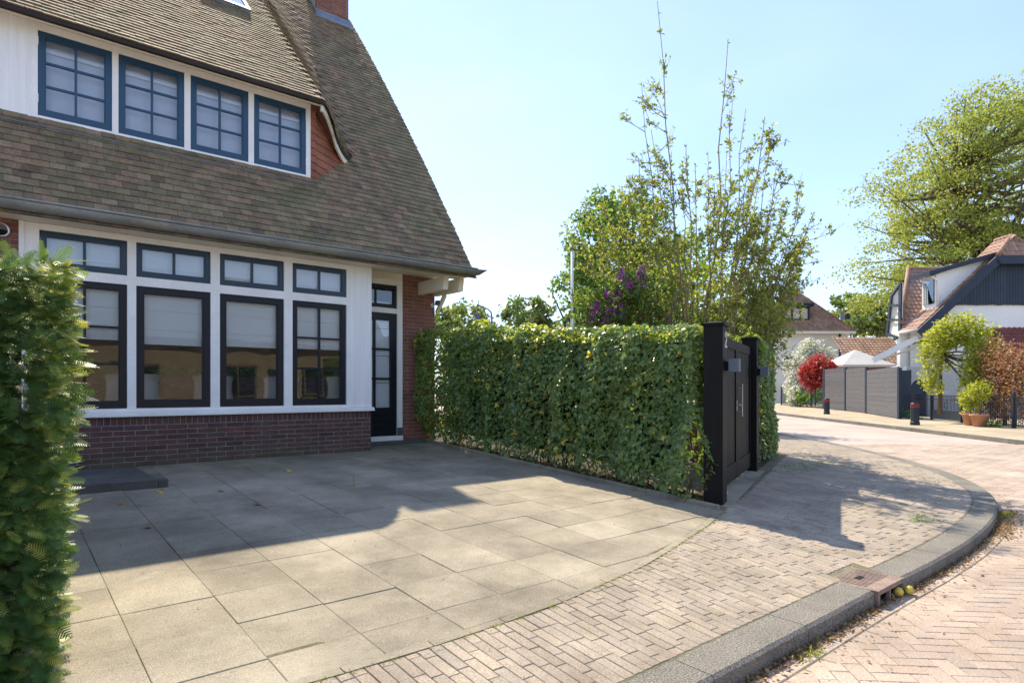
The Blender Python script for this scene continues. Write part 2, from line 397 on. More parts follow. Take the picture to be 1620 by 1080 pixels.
# low kerb along the foot of the ivy hedge
yk = np.linspace(.3, -5.42, 7)
for a, b in zip(yk[:-1], yk[1:]):
    mb = MB(); vs = []
    for y in (b + .004, a - .004):
        for x, h in ((1.335, -.05), (1.335, .038), (1.345, .046), (1.385, .046), (1.395, .038), (1.395, -.05)): vs.append((x, y, S * y + h))
    mb.add(vs, [(i, i + 1, i + 7, i + 6) for i in range(5)] + [(0, 6, 11, 5), (5, 4, 3, 2, 1, 0), (6, 7, 8, 9, 10, 11)], random.random())
    mb.build('edging_stone', M['tile_slab'], drive)

# ------------------------------------------------------------------ pavement bricks
mb = MB(); nk = len(KI); rows = []
for i in range(nk):
    if KI[i, 0] > 34 or KI[i, 0] < -9: continue
    rows.append([KI[i] + KN[i] * d for d in np.linspace(-.02, 3.6 if KI[i, 0] > 2 else 1.25, 6)])
vs = [(p[0], p[1], pz(*p) - .006) for r in rows for p in r]
mb.add(vs, [(i * 6 + k, (i + 1) * 6 + k, (i + 1) * 6 + k + 1, i * 6 + k + 1) for i in range(len(rows) - 1) for k in range(5)])
pave = mb.build('pavement', M['joint'], smooth=True); pave['kind'] = 'structure'

def brick_vf(c, ax, L, W, H, zf, e=.006, jit=.0):
    """paver at c along ax; zf gives the surface height"""
    ay = np.array((-ax[1], ax[0])); l = L / 2; w_ = W / 2; vs = []
    t0 = random.uniform(-jit, jit); t1 = random.uniform(-jit, jit) / .2; t2 = random.uniform(-jit, jit) / .1
    for (dl, dw, dz) in ((l, w_, -H), (l, w_, -e), (l - e, w_ - e, 0)):
        for sx, sy in ((-1, -1), (1, -1), (1, 1), (-1, 1)):
            p = c + ax * sx * dl + ay * sy * dw
            vs.append((p[0], p[1], zf + dz + t0 + t1 * sx * dl + t2 * sy * dw))
    return vs, [(0, 1, 5, 4), (1, 2, 6, 5), (2, 3, 7, 6), (3, 0, 4, 7), (4, 5, 9, 8), (5, 6, 10, 9), (6, 7, 11, 10), (7, 4, 8, 11), (8, 9, 10, 11)]
def tilt(vs, sx, sy, c):
    return [(p[0], p[1], p[2] + sx * (p[0] - c[0]) + sy * (p[1] - c[1])) for p in vs]

GR = (.14, .62, -7.5, -7.10)     # drain box in the pavement edge: x0,x1,y0,y1
items = []
k_of = lambda s: min(max(.03 + .055 * (s + 3), 0.0), .32)
ki_x, ki_y = KI[:, 0], KI[:, 1]
s = -5.4
while s < 14.5:
    k = k_of(s); y = -7.5
    while True:
        x = s + (y + 6.4) * k; j = np.argmin((ki_x - x)**2 + (ki_y - y)**2)
        if (np.array([x, y]) - KI[j]) @ KN[j] > .008 or y > 4: break
        y += .012
    if GR[0] - .03 < s + (y + 6.4) * k < GR[1] + .02: y = GR[3] + .01
    first = True
    while y < 4:
        L = .219 + random.uniform(-.004, .004)
        if first: L = random.choice([.219, .11, .16, .07])
        first = False
        xe = s + (y + L + 6.4) * k; lim = edge_y(xe) - .006
        if y + L > lim - .03: L = lim - y
        if L < .025 or x > 13: break
        yc = y + L / 2; x = s + (yc + 6.4) * k; y += L + .0015
        j = np.argmin((ki_x - x)**2 + (ki_y - yc)**2)
        side = (np.array([x, yc]) - KI[j]) @ KN[j]
        a = np.array([k, 1.0]); a /= np.linalg.norm(a); a = a + np.array([random.uniform(-.012, .012), 0])
        c = np.array([x + random.uniform(-.002, .002), yc]); zf = -.42 + S * min(side, 6)
        vs, fs = brick_vf(c, a, L - random.uniform(0, .004), .0685 - random.uniform(0, .003), .05, zf, min(.0028, L * .2), .0012)
        items.append((tilt(vs, S * KN[j][0], S * KN[j][1], c), fs, random.random()))
    s += .0735
pieces(pave, 'brick', items, M['paver'], 'bricks')

# kerb stones
kerb = empty('kerb', (2, -7.4, -.5)); kerb['kind'] = 'structure'
def kerb_run(i0, i1, parent, KOx, KNx, top, wd, rv):
    mb = MB(); vs = []; n = i1 - i0 + 1
    for i in range(i0, i1 + 1):
        p, q = KOx[i], KNx[i]
        if i == i0: p = p + tgx(KOx, i) * .006
        for dd, h in ((-.022, top - .26), (-.012, top - .018), (.008, top), (wd - .006, top + .004), (wd, top - .004), (wd, top - .2)):
            vs.append((p[0] + q[0] * dd, p[1] + q[1] * dd, h))
    fs = [(i * 6 + j, i * 6 + j + 1, (i + 1) * 6 + j + 1, (i + 1) * 6 + j) for i in range(n - 1) for j in range(5)]
    fs += [tuple(range(6)), tuple(range((n - 1) * 6, n * 6))[::-1]]
    mb.add(vs, fs, rv); return mb.build('kerb_stone', M['kerb'], parent)
def tgx(K, i):
    d = K[min(i + 1, len(K) - 1)] - K[max(i - 1, 0)]; return d / np.linalg.norm(d)
i = int(np.argmin(np.abs(KO[:, 0] + 6)))
gx0 = int(np.argmin(np.hypot(KO[:, 0] - .13, KO[:, 1] + 7.45))); gx1 = int(np.argmin(np.hypot(KO[:, 0] - .62, KO[:, 1] + 7.45)))
while KO[i, 0] < 34:
    if i < gx0 and i + 4 >= gx0: kerb_run(i, gx0, kerb, KO, KN, -.42, KW, random.random()); i = gx1; continue
    st = 4 if KO[i, 0] < 15 else 12
    if i + st >= len(KO): break
    kerb_run(i, i + st, kerb, KO, KN, -.42, KW, random.random()); i += st
GR = (KO[gx0, 0], KO[gx1, 0], -7.475, -7.06)

# ------------------------------------------------------------------ road
def strip(pts_a, pts_b, za, zb):
    vs = []; 
    for p, q in zip(pts_a, pts_b): vs += [(p[0], p[1], za), (q[0], q[1], zb)]
    return vs, [(2 * i, 2 * i + 1, 2 * i + 3, 2 * i + 2) for i in range(len(pts_a) - 1)]
ST = np.array([.705, .709]); STN = np.array([.709, -.705])
# far kerb line
FK0 = np.array([21.011, -1.216]); fk = lambda t, off=0: FK0 + ST * t + STN * off
rm, n, l, p = newmat('road_far_pavers')
mp = n.new('ShaderNodeMapping'); mp.inputs['Rotation'].default_value = (0, 0, rad(0)); l.new(pos(n), mp.inputs[0])
bt = n.new('ShaderNodeTexBrick'); bt.inputs['Scale'].default_value = 1.0; bt.inputs['Brick Width'].default_value = .21; bt.inputs['Row Height'].default_value = .105
bt.inputs['Mortar Size'].default_value = .006; bt.inputs['Color1'].default_value = (.40, .32, .28, 1); bt.inputs['Color2'].default_value = (.45, .36, .31, 1); bt.inputs['Mortar'].default_value = (.20, .17, .13, 1)
mp.inputs['Rotation'].default_value = (0, 0, -math.atan2(STN[1], STN[0]))
l.new(mp.outputs[0], bt.inputs[0])
c = mixc(n, l, 1.0, bt.outputs[0], mapr(n, l, noise(n, l, .6, 5), .3, .7, .8, 1.15), 'MULTIPLY')
l.new(c, p.inputs['Base Color']); p.inputs['Roughness'].default_value = .9
road = MB()
road.add([(-40, -60, RZ - .03), (200, -60, RZ - .03), (200, 150, RZ - .03), (-40, 150, RZ - .03)], [(0, 1, 2, 3)])
road = road.build('road', rm); road['kind'] = 'structure'
jb = MB(); q = [sv(15.0, 17.1), sv(8.35, 17.1)]
jb.add([(p_[0], p_[1], RZ - .009) for p_ in (q[0], q[1], (10.3, -3.6), (7, -6), (4.2, -7.1), (1.4, -7.3), (-5, -7.3), (-5, -10), sv(1.1, 1.2), sv(2.6, 3))], [tuple(range(10))])
jb.build('joint_sand', M['joint'], road)
items = []
W_, L_ = .102, .204
ang = rad(-45); e1 = np.array([math.cos(ang), math.sin(ang)]); e2 = np.array([-e1[1], e1[0]])
def road_ok(x, y, lim=-.235):
    j = np.argmin((KO[:, 0] - x)**2 + (KO[:, 1] - y)**2); d = (np.array([x, y]) - KO[j]) @ KN[j]
    if d > lim: return False
    t = (np.array([x, y]) - FK0) @ STN
    return t < -.05
allc = []
for a in range(-60, 110):
    for b in range(-40, 210):
        # herringbone cell on a grid of brick widths
        r = (a - b) % 4
        if r == 0: cxy = (a + 1.0, b + .5); hor = True
        elif r == 3: cxy = (a + .5, b + 1.0); hor = False   # upright brick occupying (a,b),(a,b+1)
        else: continue
        allc.append((cxy[0] * W_, cxy[1] * W_, hor))
O_ = np.array([1.0, -8.5])
for cx, cy, hor in allc:
    p_ = O_ + e1 * cx + e2 * cy
    x, y = p_
    if y < -12.5 or x < -3.5 or x > 24: continue
    d = p_ - CAM[:2]; b = d @ F2; a = d @ R2
    if b < 1.0 or b > 17.0 or not (-.1 < a / b < .90): continue
    if 615 + 985 * 1.5 / b > 1180: continue
    ax = e1 if hor else e2
    if not road_ok(x, y):
        for sg in (-1, 1):      # half bricks fill the toothed edge along the gutter course
            h_ = p_ + ax * sg * W_ / 2
            if road_ok(h_[0], h_[1], -.20):
                vs, fs = brick_vf(h_, ax, W_ - .004, W_ - .004, .04, RZ - .001, .004, .0015); items.append((vs, fs, random.random()))
        continue
    vs, fs = brick_vf(p_, ax + np.array([random.uniform(-.01, .01), 0]), L_ - .004, W_ - .004, .04, RZ, .004, .0015)
    items.append((vs, fs, random.random()))
# two courses laid along the kerb
for row in range(2):
    acc = 0; off = -.085 - row * .108
    tt = np.concatenate([[0], np.cumsum(np.linalg.norm(np.diff(KO, axis=0), axis=1))])
    t = tt[np.argmin(np.abs(KO[:, 0] + 3))] + row * .1
    while t < tt[-1] - 1:
        x = np.interp(t, tt, KO[:, 0]); y = np.interp(t, tt, KO[:, 1])
        if x > 15: break
        j = int(np.argmin(np.abs(tt - t))); p_ = np.array([x, y]) + KN[j] * off
        vs, fs = brick_vf(p_, tgx(KO, j) + np.array([random.uniform(-.02, .02), 0]), .205, .104, .04, RZ - .003 - row * .004, .005, .002)
        items.append((vs, fs, random.random())); t += .209
pieces(road, 'brick', items, M['road_paver'], 'bricks')

# far pavement with its kerb
mb = MB(); ts = np.linspace(-14, 60, 20)
vs, fs = strip([fk(t, .0) for t in ts], [fk(t, 3.4) for t in ts], -.435, -.40)
mb.add(vs, fs); vs, fs = strip([fk(t, 3.4) for t in ts], [fk(t, 40) for t in ts], -.41, -.41); mb.add(vs, fs)
fm = surf('far_pavement_clay', [(.40, .33, .24)], .9, .3, .8, 30, .2, .3, 40, .005, overlay=[((.22, .24, .09), .5, .5, .7, .5)])
fp = mb.build('far_pavement', fm); fp['kind'] = 'structure'
for t in np.arange(-12, 40, 1.0):
    p = fk(t); q = fk(t + .985); mb = MB(); c = (p + q) / 2 + STN * (-.08)
    mb.obox((c[0], c[1], -.49), (*ST, 0), (*STN, 0), (0, 0, 1), .4925, .08, .062, random.random()); mb.build('kerb_stone', M['kerb'], kerb)

# ------------------------------------------------------------------ the house
house = empty('brick_house', (-2, 0, 0))
tag(house, 'brick house with steep tiled roof, long dormer and a band of dark framed windows', 'house')
def part(mb, name, m, parent=None, smooth=False): return mb.build(name, M[m] if isinstance(m, str) else m, parent or house, smooth)

# bay base wall and its bricks
wall = part(MB().box((-5.6, .008, -.3), (-.006, .24, .636)), 'bay_wall', 'mortar')
items = []
def brick_y(x0, x1, z0, z1, y, rv, g=.0045, dep=.09, proud=.007):
    yj = random.uniform(-.0015, .0015)
    vs = [(x0 + g, y + dep, z0 + g), (x1 - g, y + dep, z0 + g), (x1 - g, y + dep, z1 - g), (x0 + g, y + dep, z1 - g)]
    e = .004
    vs += [(x0 + g, y - proud + e + yj, z0 + g), (x1 - g, y - proud + e + yj, z0 + g), (x1 - g, y - proud + e + yj, z1 - g), (x0 + g, y - proud + e + yj, z1 - g)]
    vs += [(x0 + g + e, y - proud + yj, z0 + g + e), (x1 - g - e, y - proud + yj, z0 + g + e), (x1 - g - e, y - proud + yj, z1 - g - e), (x0 + g + e, y - proud + yj, z1 - g - e)]
    return vs, [(0, 1, 5, 4), (1, 2, 6, 5), (2, 3, 7, 6), (3, 0, 4, 7), (4, 5, 9, 8), (5, 6, 10, 9), (6, 7, 11, 10), (7, 4, 8, 11), (8, 9, 10, 11)]
x = -5.5
while x < -.03:
    x1 = min(x + .0715, -.001); vs, fs = brick_y(x, x1, .527, .632, .008, 0); items.append((vs, fs, random.random())); x += .0715
for r in range(9):
    z1 = .527 - r * .0662; x = -5.6 + (.121 if r % 2 else 0)
    while x < -.02:
        x1 = min(x + .242, -.001); 
        if x1 - x > .03:
            vs, fs = brick_y(x, x1, z1 - .0662, z1, .008, 0); items.append((vs, fs, random.random()))
        x += .242
pieces(wall, 'brick', items, M['brick_dark'], 'bricks')
# side of the bay and back of the porch
side = part(MB().box((-.2, .02, .0), (-.012, .72, 2.9)), 'bay_side_wall', 'white')
# right wall beside the door
DY = .70
gw = part(MB().box((.95, DY + .01, -.3), (1.66, DY + .26, 3.3)).box((1.40, DY + .262, -.3), (1.655, 11, 3.3)), 'door_wall', 'mortar')
items = []
for r in range(47):
    z0 = .06 + r * .0662; x = .96 - (.121 if r % 2 else 0)
    while x < 1.66:
        a = max(x, .958); b = min(x + .242, 1.665)
        if b - a > .03: vs, fs = brick_y(a, b, z0, z0 + .0662, DY + .01, 0); items.append((vs, fs, random.random()))
        x += .242
gable_bricks = items
pieces(gw, 'brick', items, M['brick_red'], 'bricks', 160)
# left brick pier with a round vent
pw = part(MB().box((-6.4, .012, .64), (-4.47, .2, 3.0)), 'left_wall', 'mortar')
items = []
for r in range(36):
    z0 = .66 + r * .0662; x = -6.0 + (.121 if r % 2 else 0)
    while x < -4.47:
        b = min(x + .242, -4.472)
        if b - x > .03: vs, fs = brick_y(x, b, z0, z0 + .0662, .012, 0); items.append((vs, fs, random.random()))
        x += .242
pieces(pw, 'brick', items, M['brick_red'], 'bricks', 60)
mb = MB(); vc = (-4.63, .0, 2.80)
def yl(mb, prof, c, n=24):   # lathe about the y axis
    vs = []; fs = []
    for r, y in prof:
        for j in range(n): t = 2 * math.pi * j / n; vs.append((c[0] + r * math.cos(t), c[1] + y, c[2] + r * math.sin(t)))
    for i in range(len(prof) - 1):
        for j in range(n): fs.append((i * n + j, i * n + (j + 1) % n, (i + 1) * n + (j + 1) % n, (i + 1) * n + j))
    mb.add(vs, fs); return mb
vent = part(yl(MB(), [(.085, .0), (.085, -.03), (.07, -.036), (.062, -.03), (.06, .01)], vc), 'wall_vent', 'steel', smooth=True)
mb = MB(); vs = []; fs = []; n_ = 12
for i in range(5):
    ph = i / 4 * math.pi / 2
    for j in range(n_ + 1):
        t = math.pi * j / n_; r = .06 * math.cos(ph * .0 + 0)
        vs.append((vc[0] + .06 * math.cos(t), vc[1] - .03 * math.sin(t) * (1 - i / 4) - .004, vc[2] + .06 * math.sin(t) * (1 - i / 4 * .85)))
fs = [(i * (n_ + 1) + j, i * (n_ + 1) + j + 1, (i + 1) * (n_ + 1) + j + 1, (i + 1) * (n_ + 1) + j) for i in range(4) for j in range(n_)]
mb.add(vs, fs).build('vent_hood', M['steel'], vent, True)
mb = yl(MB(), [(.059, -.002), (.001, -.002)], vc); mb.build('vent_opening', M['dark'], vent)

# white timber frame of the bay
WX = [(-4.28, -3.39), (-3.292, -2.408), (-2.292, -1.405), (-1.282, -.425)]
ZB0, ZB1, ZT0, ZT1 = .742, 2.31, 2.425, 2.865
fr = MB()
xsplit = [(-4.42, WX[0][0]), (WX[0][1], WX[1][0]), (WX[1][1], WX[2][0]), (WX[2][1], WX[3][0]), (WX[3][1], -.36)]
for a, b in xsplit: fr.box((a, 0.0, .70), (b, .12, 2.94))
for a, b in WX:
    fr.box((a, .003, .70), (b, .117, ZB0)); fr.box((a, .003, ZB1), (b, .117, ZT0)); fr.box((a, .003, ZT1), (b, .117, 2.94))
part(fr, 'window_frame', 'white')
part(MB().box((-4.47, -.012, .70), (-4.42, .13, 2.94)), 'frame_edge', 'white')
part(MB().box((-.36, -.006, .702), (0.0, .2, 2.94)), 'corner_panel', 'panel')
sl = MB(); sl.box((-4.5, -.055, .64), (.03, .12, .676)).box((-4.5, -.045, .676), (.025, .1, .699))
part(sl, 'window_sill', 'white')

def sash(x0, x1, z0, z1, y, nx, nz, fw, m, mun=.03, yb=.05, parent=None, zoff=0):
    """framed light: window part with pane and glazing bar sub-parts"""
    mb = MB(); d = yb
    mb.box((x0 + .003, y, z0 + .003), (x0 + fw, y + d, z1 - .003)).box((x1 - fw, y, z0 + .003), (x1 - .003, y + d, z1 - .003))
    mb.box((x0 + fw, y + .001, z0 + .003), (x1 - fw, y + d, z0 + fw * 1.15)).box((x0 + fw, y + .001, z1 - fw), (x1 - fw, y + d, z1 - .003))
    # glazing bead
    b = .012
    gx0, gx1, gz0, gz1 = x0 + fw, x1 - fw, z0 + fw * 1.15, z1 - fw
    mb.box((gx0, y + .012, gz0), (gx0 + b, y + d, gz1)).box((gx1 - b, y + .012, gz0), (gx1, y + d, gz1))
    mb.box((gx0 + b, y + .0125, gz0), (gx1 - b, y + d, gz0 + b)).box((gx0 + b, y + .0125, gz1 - b), (gx1 - b, y + d, gz1))
    win = mb.build('window', M[m], parent or house)
    gx0 += b; gx1 -= b; gz0 += b; gz1 -= b
    cx = [gx0 + (gx1 - gx0) * i / nx for i in range(nx + 1)]; cz = [gz0 + (gz1 - gz0) * i / nz for i in range(nz + 1)]
    for c in cx[1:-1]: MB().box((c - mun / 2, y + .008, gz0), (c + mun / 2, y + d - .004, gz1)).build('glazing_bar', M[m], win)
    for c in cz[1:-1]:
        for i in range(nx):
            a0 = cx[i] + (mun / 2 if i else 0); a1 = cx[i + 1] - (mun / 2 if i < nx - 1 else 0)
            MB().box((a0, y + .0095, c - mun / 2), (a1, y + d - .005, c + mun / 2)).build('glazing_bar', M[m], win)
    for i in range(nx):
        for j in range(nz):
            # each pane sits at a slightly different angle
            t1, t2 = random.uniform(-.0012, .0012), random.uniform(-.0012, .0012)
            yy = y + d * .62
            MB().add([(cx[i], yy - t1, cz[j]), (cx[i + 1], yy + t1, cz[j]), (cx[i + 1], yy + t1 + t2, cz[j + 1]), (cx[i], yy - t1 + t2, cz[j + 1])], [(0, 1, 2, 3)]).build('pane', M['glass'], win)
    return win
for k, (a, b) in enumerate(WX):
    sash(a, b, ZB0, ZB1, .03, 2 if k in (0, 3) else 1, 3 if k in (0, 3) else 1, .075 if k in (0, 3) else .085, 'sash')
    sash(a, b, ZT0, ZT1, .03, 2, 1, .062, 'sash_upper')

# door in the recess
df = MB(); df.box((.85, DY - .03, .07), (.955, DY + .1, 2.92)).box((-.012, DY - .028, 2.33), (.85, DY + .09, 2.42)).box((-.012, DY - .03, 2.83), (.85, DY + .09, 2.92)).box((-.012, DY - .028, 2.42), (.05, DY + .08, 2.83))
part(df, 'door_frame', 'white')
part(MB().box((.845, DY - .035, .07), (.957, DY - .031, .30)), 'frame_foot', 'stone')
sash(.05, .85, 2.42, 2.83, DY, 2, 1, .055, 'sash')
dm = MB(); dm.box((.0, DY, .16), (.12, DY + .05, 2.33)).box((.73, DY, .16), (.85, DY + .05, 2.33)).box((.12, DY + .001, 2.2), (.73, DY + .05, 2.33)).box((.12, DY + .001, .16), (.73, DY + .05, .66))
for r in range(4): dm.box((.13, DY - .012, .2 + r * .11), (.72, DY + .001, .29 + r * .11))
door = part(dm, 'door', 'sash')
MB().box((.405, DY + .008, .66), (.445, DY + .046, 2.2)).build('glazing_bar', M['sash'], door)
for z in (1.17, 1.69):
    MB().box((.12, DY + .01, z - .017), (.405, DY + .045, z + .017)).build('glazing_bar', M['sash'], door); MB().box((.445, DY + .01, z - .017), (.73, DY + .045, z + .017)).build('glazing_bar', M['sash'], door)
for a, b in ((.12, .405), (.445, .73)):
    for z0, z1 in ((.66, 1.153), (1.187, 1.673), (1.707, 2.2)):
        MB().add([(a, DY + .03, z0), (b, DY + .03, z0), (b, DY + .03, z1), (a, DY + .03, z1)], [(0, 1, 2, 3)]).build('pane', M['glass'], door)
part(MB().box((-.05, DY - .06, .075), (.95, DY + .1, .158)), 'threshold', 'white')
part(MB().box((-.05, .42, -.05), (1.30, DY - .032, .078), bev=.012), 'door_step', 'stone')
mb = MB(); mb.box((-.05, DY - .026, 2.92), (.955, DY + .1, 3.05))
for r in range(5): mb.box((-.05, DY - .045, 2.935 + r * .022), (.80, DY - .027, 2.95 + r * .022))
part(mb, 'louvre', 'cream')

# room behind the windows
rm_ = MB(); rm_.add([(-5.5, .25, .2), (-.22, .25, .2), (-.22, 4.2, .2), (-5.5, 4.2, .2), (-5.5, .25, 2.96), (-.22, .25, 2.96), (-.22, 4.2, 2.96), (-5.5, 4.2, 2.96)],
                    [(0, 1, 2, 3), (7, 6, 5, 4), (1, 5, 6, 2), (2, 6, 7, 3), (3, 7, 4, 0)])
part(rm_, 'room', 'room')
rm_ = MB(); rm_.add([(-.01, DY + .2, .1), (1.38, DY + .2, .1), (1.38, 3.5, .1), (-.01, 3.5, .1), (-.01, DY + .2, 2.96), (1.38, DY + .2, 2.96), (1.38, 3.5, 2.96), (-.01, 3.5, 2.96)],
                    [(0, 1, 2, 3), (7, 6, 5, 4), (1, 5, 6, 2), (2, 6, 7, 3), (3, 7, 4, 0)])
part(rm_, 'hallway', 'room')
part(MB().box((-5.4, .09, .76), (-.3, .399, .815)), 'window_board', 'white')
part(MB().box((-5.4, .40, .4), (-.3, .44, 1.19)), 'low_screen', 'white')

# ---- roof surface
def zmain(y): return 3.541 + 1.477 * y - .031 * y * y
def zdorm(y): return 5.50 + .99 * (y - .2)
_t = np.array([-1, 0, .04, .18, .34, .45, .67, .85, 1.0, 1.3, 2]); _w = np.array([1, 1, .985, .87, .68, .51, .27, .10, 0.02, 0, 0])
def wsw(x): return np.interp((x + .72) / .88, _t, _w)
def ye(x): return .20 if x < -.72 else .20 + (x + .72) * .955
def zB(x, y): return zmain(y) + max(zdorm(y) - zmain(y), 0) * wsw(x)
RIDGE = 5.35; VX = 1.80
roof = MB()
# underlay of the front slope (below and beside the dormer), dormer skin, back slope
def sheet(mb, xs, yf, ny, zf, drop):
    vs = []
    for x in xs:
        y0, y1 = yf(x)
        for k in range(ny): y = y0 + (y1 - y0) * k / (ny - 1); vs.append((x, y, zf(x, y) - drop))
    mb.add(vs, [(i * ny + k, (i + 1) * ny + k, (i + 1) * ny + k + 1, i * ny + k + 1) for i in range(len(xs) - 1) for k in range(ny - 1)])
sheet(roof, [-9, -.7], lambda x: (-.40, .62), 6, lambda x, y: zmain(y), .025)
sheet(roof, [-.7, -.5, -.3, -.1, .1, .24], lambda x: (-.40, max(.62, ye(x) + .2)), 8, lambda x, y: zmain(y), .025)
sheet(roof, [.24, 1, VX - .02], lambda x: (-.40, RIDGE), 24, lambda x, y: zmain(y), .025)
sheet(roof, [-9, -4, -.72], lambda x: (.23, RIDGE), 24, lambda x, y: max(zdorm(y), zmain(y)), .02)
sheet(roof, list(np.linspace(-.72, .24, 13)), lambda x: (ye(x) + .02, RIDGE), 24, zB, .02)
ZR = zmain(RIDGE)
roof.add([(-9, RIDGE, ZR - .03), (VX - .02, RIDGE, ZR - .03), (VX - .02, 11.1, 3.0), (-9, 11.1, 3.0)], [(0, 1, 2, 3)])
roof = part(roof, 'roof', 'roof_base')
# gable end under the verge
part(MB().add([(1.66, .72, 3.2)] + [(1.66, y, zmain(y) - .06) for y in np.linspace(.72, RIDGE, 8)] + [(1.66, 10.6, 3.2)], [tuple(range(10))]), 'gable', 'brick_red')
items = []
TW = .166; TL = .2; TH = .017
def tile(x0, x1, y0, zf, dy, rv, lift=.026):
    g = .0018; x0 += g; x1 -= g; y1 = y0 + dy * 1.75
    a, b, c, d = random.uniform(-.0025, .0025), random.uniform(-.0035, .0035), random.uniform(-.0025, .0025), random.uniform(-.006, .006) * .5
    y0 = y0 + d
    pts = []
    for (x, y, h) in ((x0, y0, lift + a), (x1, y0, lift + a + b), (x1, y1, .001 + c), (x0, y1, .001 + c)):
        e = .01; zx = (zf(x + e, y) - zf(x - e, y)) / (2 * e); zy = (zf(x, y + e) - zf(x, y - e)) / (2 * e)
        nrm = np.array((-zx, -zy, 1)); nrm /= np.linalg.norm(nrm); p = np.array((x, y, zf(x, y)))
        pts.append((p + nrm * (h - TH), p + nrm * h))
    vs = [q[0] for q in pts] + [q[1] for q in pts]
    return vs, BOXF, rv
DYR = .066
rows = int((RIDGE + .42) / DYR)
for r in range(rows):
    y0 = -.42 + r * DYR; ofs = (TW / 2 if r % 2 else 0) + random.uniform(-.008, .008)
    i = 0; x = -5.6 + ofs
    while x < VX - .01:
        x1 = min(x + TW, VX + random.uniform(-.008, .004)); xm = (x + x1) / 2
        if x1 - x > .05 and y0 + DYR < RIDGE:
            rv = random.random()
            if xm > .20: items.append(tile(x, x1, y0, lambda a, b: zmain(b), DYR, rv))
            elif y0 < (.545 if xm < -.72 else .545 + (xm + .72) * .60): items.append(tile(x, x1, y0, lambda a, b: zmain(b), DYR, rv))
        x += TW
# dormer skin rows follow its own eave
r = 0
while True:
    yb = .20 + r * .0755
    if yb > RIDGE - .1: break
    ofs = (TW / 2 if r % 2 else 0) + random.uniform(-.008, .008); x = -5.9 + ofs
    while x < .20:
        x1 = x + TW; xm = (x + x1) / 2
        if yb >= ye(xm) - .06 and zdorm(yb) > zmain(yb) + .01: items.append(tile(x, x1, max(yb, ye(xm)), zB, .0755, random.random()))
        x = x1
    r += 1
pieces(roof, 'roof_tile', items, M['roof_tile'], 'roof_tiles')
# rounded eave edge of the dormer: dark tile ends and cream fascia that sweeps down the side
def ribbon(xsamp, yo, zo0, zo1, th):
    vs = []
    for x in xsamp:
        y = ye(x) + yo; z = zB(x, ye(x))
        vs += [(x, y, z + zo0), (x, y, z + zo1), (x, y + th, z + zo1), (x, y + th, z + zo0)]
    n = len(xsamp); fs = [(4 * i + k, 4 * i + (k + 1) % 4, 4 * i + 4 + (k + 1) % 4, 4 * i + 4 + k) for i in range(n - 1) for k in range(4)]
    return vs, fs + [(0, 1, 2, 3), (4 * n - 4, 4 * n - 3, 4 * n - 2, 4 * n - 1)]
xl = [-9, -6, -4, -2, -.9, -.76] + list(np.linspace(-.72, .17, 18))
mb = MB(); vs, fs = ribbon(xl, .0, -.05, .016, .06); mb.add(vs, fs); part(mb, 'eave_edge', 'roof_base')
mb = MB(); vs, fs = ribbon(list(np.linspace(-.74, .13, 18)), .035, -.15, -.045, .05); mb.add(vs, fs); part(mb, 'swept_fascia', 'cream')
mb = MB()
mb.add([(-9, .30, 5.445), (-.70, .30, 5.445), (-.70, .62, 5.58), (-9, .62, 5.58), (-9, .26, 5.50), (-.70, .26, 5.50), (-.70, .7, 5.8), (-9, .7, 5.8)], [(0, 1, 2, 3), (0, 4, 5, 1), (1, 5, 6, 2)])
part(mb, 'dormer_soffit', 'cream')
# dormer front
DFY = .55
DW = [(-4.27, -3.485), (-3.413, -2.618), (-2.538, -1.745), (-1.665, -.86)]
fr = MB()
for a, b in [(-4.36, DW[0][0]), (DW[0][1], DW[1][0]), (DW[1][1], DW[2][0]), (DW[2][1], DW[3][0]), (DW[3][1], -.785)]: fr.box((a, DFY, 4.33), (b, DFY + .1, 5.60))
for a, b in DW: fr.box((a, DFY + .003, 4.33), (b, DFY + .1, 4.40)); fr.box((a, DFY + .003, 5.46), (b, DFY + .1, 5.60))
part(fr, 'dormer_frame', 'white')
part(MB().box((-8, DFY + .006, 4.33), (-4.36, DFY + .1, 5.60)).box((-4.365, DFY - .006, 4.33), (-4.345, DFY + .1, 5.6)), 'dormer_panel', 'panel')
for a, b in DW: sash(a, b, 4.40, 5.46, DFY + .012, 2, 3, .072, 'sash_blue', .026)
for a in (DW[0][0] - .012, DW[3][1] - .004):
    for z in (4.56, 5.28): part(MB().box((a, DFY - .006, z), (a + .018, DFY + .02, z + .1)), 'hinge', 'white')
part(MB().add([(-8, DFY - .012, 4.335), (-.77, DFY - .012, 4.335), (-.77, DFY - .02, 4.30), (-8, DFY - .02, 4.30), (-8, DFY - .115, zmain(DFY - .115) + .05), (-.74, DFY - .115, zmain(DFY - .115) + .05)], [(0, 3, 2, 1), (3, 4, 5, 2)]), 'lead_flashing', 'lead')
part(MB().add([(-8, DFY + .3, 4.3), (-.9, DFY + .3, 4.3), (-.9, 3.6, 4.3), (-8, 3.6, 4.3), (-8, DFY + .3, 5.62), (-.9, DFY + .3, 5.62), (-.9, 3.6, 5.62), (-8, 3.6, 5.62)], [(0, 1, 2, 3), (7, 6, 5, 4), (1, 5, 6, 2), (2, 6, 7, 3), (3, 7, 4, 0)]), 'attic_room', 'room')
